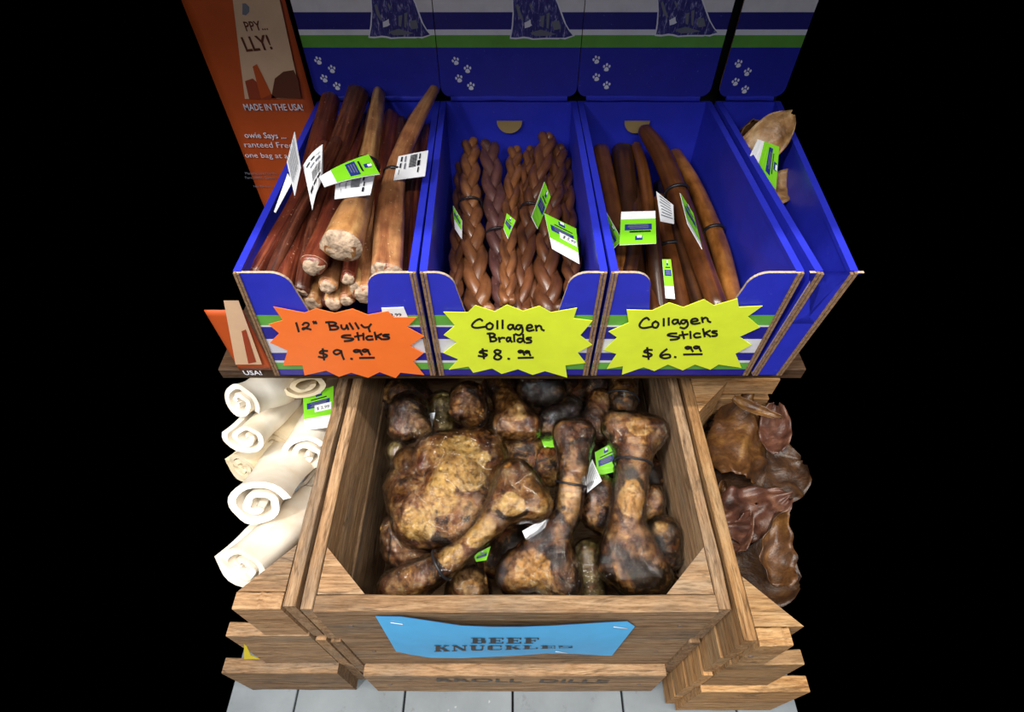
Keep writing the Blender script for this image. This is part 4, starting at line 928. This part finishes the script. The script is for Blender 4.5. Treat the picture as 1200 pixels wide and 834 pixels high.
# ------------------------------------------------------------------ rawhide rolls
def rawroll(label, end, back, zf, zb, rpx, mat, turns=2.6, step=.5, sq=1.0, phase=0, core=.24, gap=1.0):
    A = pz(end[0], end[1], zf); B = pz(back[0], back[1], zb); R = rp(rpx, A); ax = (B - A).normalized(); L = (B - A).length
    u = V((0, 0, 1)); u = (u - ax * u.dot(ax)).normalized(); v = ax.cross(u); th = R * .23
    n = int(turns * 26); prof = []; sd = random.random() * 40
    for i in range(n + 1):
        t = i / n; a = phase + t * turns * 2 * math.pi; r = R * (core + (1 - core) * t) * (1 + .24 * (1 - .75 * t) * noise.noise(V((math.cos(a), math.sin(a), t * 2.2 + sd))))
        prof.append((a, r, t))
    ns = 14; vs = []; uvs = []; fs = []
    m = len(prof)
    for k in range(ns + 1):
        s = k / ns; c = A + ax * (L * s); g = 1 + .05 * math.sin(s * 5 + sd) + .06 * (1 / (1 + math.exp(-(s - step) * 40)))
        fl = 1 + .05 * max(0, 1 - s * 8)
        for layer in (0, 1):
            for (a, r, t) in prof:
                rr = (r - (th if layer else 0)) * g * fl * (1 - .05 * s); tw = a + s * .5
                q = u * math.cos(tw) * rr * sq + v * math.sin(tw) * rr
                vs.append(c + q + ax * (R * .10 * noise.noise(V((math.cos(a) * 1.5, math.sin(a) * 1.5, t * 4 + sd))) if k == 0 else 0)); uvs.append((t * turns * .5, s * L * 8))
    W_ = 2 * m
    for k in range(ns):
        for i in range(m - 1):
            a = k * W_ + i; fs.append((a, a + 1, a + W_ + 1, a + W_)); b = a + m; fs.append((b, b + W_, b + W_ + 1, b + 1))
        e = k * W_ + m - 1; fs.append((e, e + m, e + m + W_, e + W_)); e = k * W_; fs.append((e, e + W_, e + W_ + m, e + m))
    for base in (0, ns * W_):
        for i in range(m - 1):
            f = (base + i, base + m + i, base + m + i + 1, base + i + 1); fs.append(f if base == 0 else f[::-1])
    o = mesh('rawhide_roll', vs, fs, mat, None, True, None, uvs)
    bm = bmesh.new(); bm.from_mesh(o.data); bmesh.ops.recalc_face_normals(bm, faces=bm.faces); bm.to_mesh(o.data); bm.free()
    md = o.modifiers.new('edge', 'EDGE_SPLIT'); md.split_angle = math.radians(50)
    return tag(o, label, 'dog chew', 'white rawhide rolls in the crate')
rawroll('white rawhide roll with an open spiral end against the crate rail', (357, 534), (388, 458), .318, .23, 30, 'rawhide', phase=1, sq=.86, turns=2.0)
rawroll('white rawhide roll with a torn hole in its spiral end', (302, 592), (346, 528), .360, .26, 39, 'rawhide', phase=2, turns=1.9, sq=.84)
rawroll('smooth white rawhide roll at the front above the corner post', (283, 664), (366, 586), .335, .27, 37, 'rawhide', phase=4, step=.3, turns=2.1, sq=.88)
rawroll('white rawhide roll with thick layered end below the small orange bag', (288, 514), (336, 466), .372, .31, 27, 'rawhide', phase=0, step=.4, turns=1.8, sq=.82)
rawroll('folded white rawhide roll under the edge of the small orange bag', (281, 472), (328, 449), .388, .35, 27, 'rawhide', phase=3, step=.4, turns=1.8)
rawroll('cream rawhide roll with a wide folded mouth under the orange sign', (358, 452), (369, 420), .372, .33, 29, 'rawhide_cream', phase=1.5, sq=.55, turns=1.5, core=.35)
rawroll('cream rawhide roll half hidden between two white rolls', (322, 522), (366, 480), .300, .26, 24, 'rawhide_cream', phase=5)
rawroll('short rawhide end below the open spiral roll', (366, 578), (385, 548), .265, .24, 18, 'rawhide', phase=2)
rawroll('cream rawhide roll in the gap under the torn end roll', (283, 548), (335, 505), .30, .27, 24, 'rawhide_cream', phase=1)
rawroll('cream rawhide roll lying low by the crate rail at the front', (342, 650), (376, 590), .265, .24, 26, 'rawhide_cream', phase=2)
tagcard('green tag with white price sticker among the rawhide rolls', [pz(355, 463, .35), pz(391, 452, .355), pz(390, 500, .345), pz(357, 504, .34)], 'green', 0, price='$ 2.99', group='tags in the rawhide crate', strip=.30)
q = [py(286, 755, .1772), py(289, 757, .1772), py(294, 768, .1772), py(304, 772, .1772), py(286, 772, .1772)]
o = prism('paper_note', q, V((0, -1, 0)), .0006, 'yellow_note'); tag(o, 'torn yellow paper corner on the front of the rawhide crate', 'paper')
# ------------------------------------------------------------------ pig ears
ge = 'dried pig ears in the crate'
def ear(label, c, z, ux, uy, L, W, mat, **k): return leaf('pig_ear', label, 'dog chew', ge, pz(c[0], c[1], z), V(ux), V(uy), L, W, mat, **k)
ear('large glossy brown pig ear with a ruffled crackled edge', (872, 505), .338, (.35, 1, .12), (1, -.2, -.1), .15, .050, 'ear_brown', curl=.25, fold=-.45, seed=2, ruff=.22, tip=.3, nu=26, nv=16)
ear('plum brown pig ear with a round hole', (884, 596), .333, (1, .35, .0), (-.3, 1, .1), .11, .042, 'ear_plum', curl=.15, fold=-.25, seed=6, ruff=.3, tip=.3, hole=(.56, .55, .025), nu=26, nv=20)
ear('pointed pig ear with a dark hollow leaning at the right', (902, 642), .330, (.25, 1, .3), (1, -.2, -.2), .088, .030, 'ear_brown', curl=.3, fold=.7, seed=11, ruff=.2, tip=.6, nu=22)
ear('dark flat pig ear lying at the crate front', (885, 668), .300, (1, -.35, 0), (.3, 1, .1), .105, .050, 'ear_dark', curl=.1, fold=.15, seed=14, ruff=.14)
ear('narrow pig ear strip lying at the back of the crate', (885, 480), .372, (1, -.45, -.1), (.2, 1, .3), .07, .011, 'ear_brown', curl=.2, fold=.5, seed=19, ruff=.15, tip=.5)
ear('dark pig ear lying under the large glossy one', (862, 555), .30, (.3, 1, 0), (1, -.2, .1), .12, .038, 'ear_dark', curl=.2, fold=.2, seed=21, ruff=.2)
ear('small curled brown pig ear between the holed and pointed ones', (868, 630), .318, (.6, .8, .1), (1, -.5, .3), .06, .018, 'ear_plum', curl=.5, fold=.8, seed=25, ruff=.35, tip=.4)
ear('reddish pig ear edge by the back of the crate', (908, 505), .335, (.3, 1, .1), (1, -.3, .3), .08, .022, 'ear_plum', curl=.2, fold=.4, seed=31, ruff=.25)
ear('dark broad pig ear at the bottom of the pile near the back', (860, 480), .285, (1, .2, 0), (-.2, 1, 0), .11, .070, 'ear_dark', curl=.1, fold=.1, seed=37, ruff=.12)
ear('dark broad pig ear at the bottom of the pile near the front', (868, 620), .265, (1, .1, 0), (-.1, 1, 0), .10, .080, 'ear_dark', curl=.1, fold=.1, seed=41, ruff=.12)
ear('dark pig ear between the glossy and the holed ones', (908, 552), .295, (1, .3, 0), (-.3, 1, .1), .09, .050, 'ear_dark', curl=.1, fold=.2, seed=52, ruff=.15)
ear('folded brown pig ear tip under the holed ear', (850, 600), .305, (.2, 1, .1), (1, -.2, .4), .075, .018, 'ear_brown', curl=.4, fold=.6, seed=44, ruff=.3, tip=.5)
# ------------------------------------------------------------------ blue paper sign
def sheetY(x, z):
    """the sign sags forward between its two staples"""
    t = max(0, min(1, (x + .150) / .290)); b = math.sin(math.pi * t) ** 1.3
    up = max(0, min(1, (z - .215) / .165)); return .1735 - .011 * b * up - .0025 * math.sin(math.pi * up)
def onsheet(x, y):
    Y = .17
    for _ in range(12): p = py(x, y, Y); Y = sheetY(p.x, p.z)
    return py(x, y, Y)
tp = [(440, 722), (470, 722.5), (500, 727), (540, 733), (575, 734.5), (610, 734.5), (650, 733), (690, 730.5), (715, 729), (735, 728), (744, 734)]
bt_ = [(464, 763), (482, 767), (505, 770.5), (540, 771), (572, 769.5), (605, 768), (640, 765.5), (672, 766), (695, 767), (708, 768), (717, 768)]
R_ = 8; vs = []; fs = []
for j in range(R_ + 1):
    for a, b in zip(tp, bt_): vs.append(onsheet(a[0] + (b[0] - a[0]) * j / R_, a[1] + (b[1] - a[1]) * j / R_))
K = len(tp)
for j in range(R_):
    for i in range(K - 1): a = j * K + i; fs.append((a, a + K, a + K + 1, a + 1))
kk = len(vs); vs += [v + V((0, .0004, 0)) for v in vs]; fs += [tuple(q + kk for q in f[::-1]) for f in fs]
sign = mesh('paper_sign', vs, fs, 'sky_paper', None, True); tag(sign, 'sky blue paper sign reading BEEF KNUCKLES stapled to the crate front', 'sign')
SG = {  # heavy slab serif letters as bars (x0,y0,x1,y1) in a unit box, y down, plus slanted bars
 'B': [(0, 0, .75, .1), (0, .9, .75, 1), (.12, 0, .45, 1), (.2, .44, .75, .54), (.68, .06, .95, .46), (.7, .5, 1, .94)],
 'E': [(0, 0, 1, .1), (0, .9, 1, 1), (.12, 0, .48, 1), (.4, .45, .75, .55), (.9, 0, 1, .3), (.9, .7, 1, 1), (.7, .34, .78, .66)],
 'F': [(0, 0, 1, .1), (0, .9, .62, 1), (.12, 0, .48, 1), (.4, .45, .75, .55), (.9, 0, 1, .3), (.7, .34, .78, .66)],
 'K': [(0, 0, .5, .1), (0, .9, .5, 1), (.1, 0, .4, 1), (.62, 0, 1, .1), (.6, .9, 1.05, 1), ('s', .85, .05, .42, .55, .1), ('s', .5, .42, .88, .95, .26)],
 'N': [(0, 0, .35, .1), (0, .9, .35, 1), (.12, 0, .22, 1), (.7, 0, 1.02, .1), (.82, 0, .92, 1), ('s', .18, .03, .86, .97, .26)],
 'U': [(0, 0, .5, .1), (.1, 0, .4, .85), (.68, 0, 1.02, .1), (.82, 0, .92, .85), (.22, .88, .84, 1), (.14, .8, .4, .94), (.72, .8, .9, .94)],
 'C': [(.2, 0, .85, .1), (.2, .9, .9, 1), (.02, .12, .36, .88), (.12, .05, .36, .95), (.86, 0, .96, .34), (.88, .72, .97, .92)],
 'L': [(0, 0, .6, .1), (0, .9, 1, 1), (.12, 0, .46, 1), (.9, .62, 1, 1)],
 'S': [(.15, 0, .85, .1), (.15, .9, .85, 1), (.03, .06, .3, .42), ('s', .14, .36, .86, .64, .24), (.7, .58, .97, .94), (.85, 0, .95, .3), (.05, .7, .14, 1)]}
def slabtext(word, x0, x1, ytop, ybot):
    """ytop/ybot: functions of x giving the letters' top and bottom"""
    vs = []; fs = []; n = len(word); cw = (x1 - x0) / n
    def T(u, v, k):
        x = x0 + cw * (k + .04 + u * .84); y = ytop(x) + (ybot(x) - ytop(x)) * v; return onsheet(x, y) + V((0, -.0007, .0003))
    for k, ch in enumerate(word):
        for b in SG[ch]:
            if b[0] == 's':
                _, ax, ay, bx, by, wd = b; q = [(ax - wd / 2, ay), (ax + wd / 2, ay), (bx + wd / 2, by), (bx - wd / 2, by)]
            else: q = [(b[0], b[1]), (b[2], b[1]), (b[2], b[3]), (b[0], b[3])]
            i = len(vs); vs += [T(u, v, k) for u, v in q]; fs.append((i, i + 3, i + 2, i + 1))
    return mesh('lettering', vs, fs, 'ink', sign)
lerp = lambda a, b, t: a + (b - a) * t
slabtext('BEEF', 551, 634, lambda x: 746.8, lambda x: 753.3)
slabtext('KNUCKLES', 508, 674, lambda x: lerp(755.5, 756.2, (x - 508) / 166), lambda x: lerp(763, 758.4, (x - 508) / 166))
for x, y, dx in ((465, 729, 7), (727, 734, 8), (658, 763, 7)):
    a, b = onsheet(x - dx, y - 1), onsheet(x + dx, y + 1); tube('staple', [(a + V((0, -.0012, 0)), .0005), (b + V((0, -.0012, 0)), .0005)], 'steel', sign, 6, 1)
# faded stencil on the lowest front board
fb = [c for c in c_mid.children if c.name.startswith('front_board')][-1]
A, B = py(512, 798, .1633), py(712, 800, .1633)
stn = text_on('RROLL  DILLE', A, B, NY, 'stencil', None, .75, .015, name='stencil_lettering', off=.0006)
bpy.context.view_layer.update()
stn.parent = fb; stn.matrix_parent_inverse = fb.matrix_world.inverted()
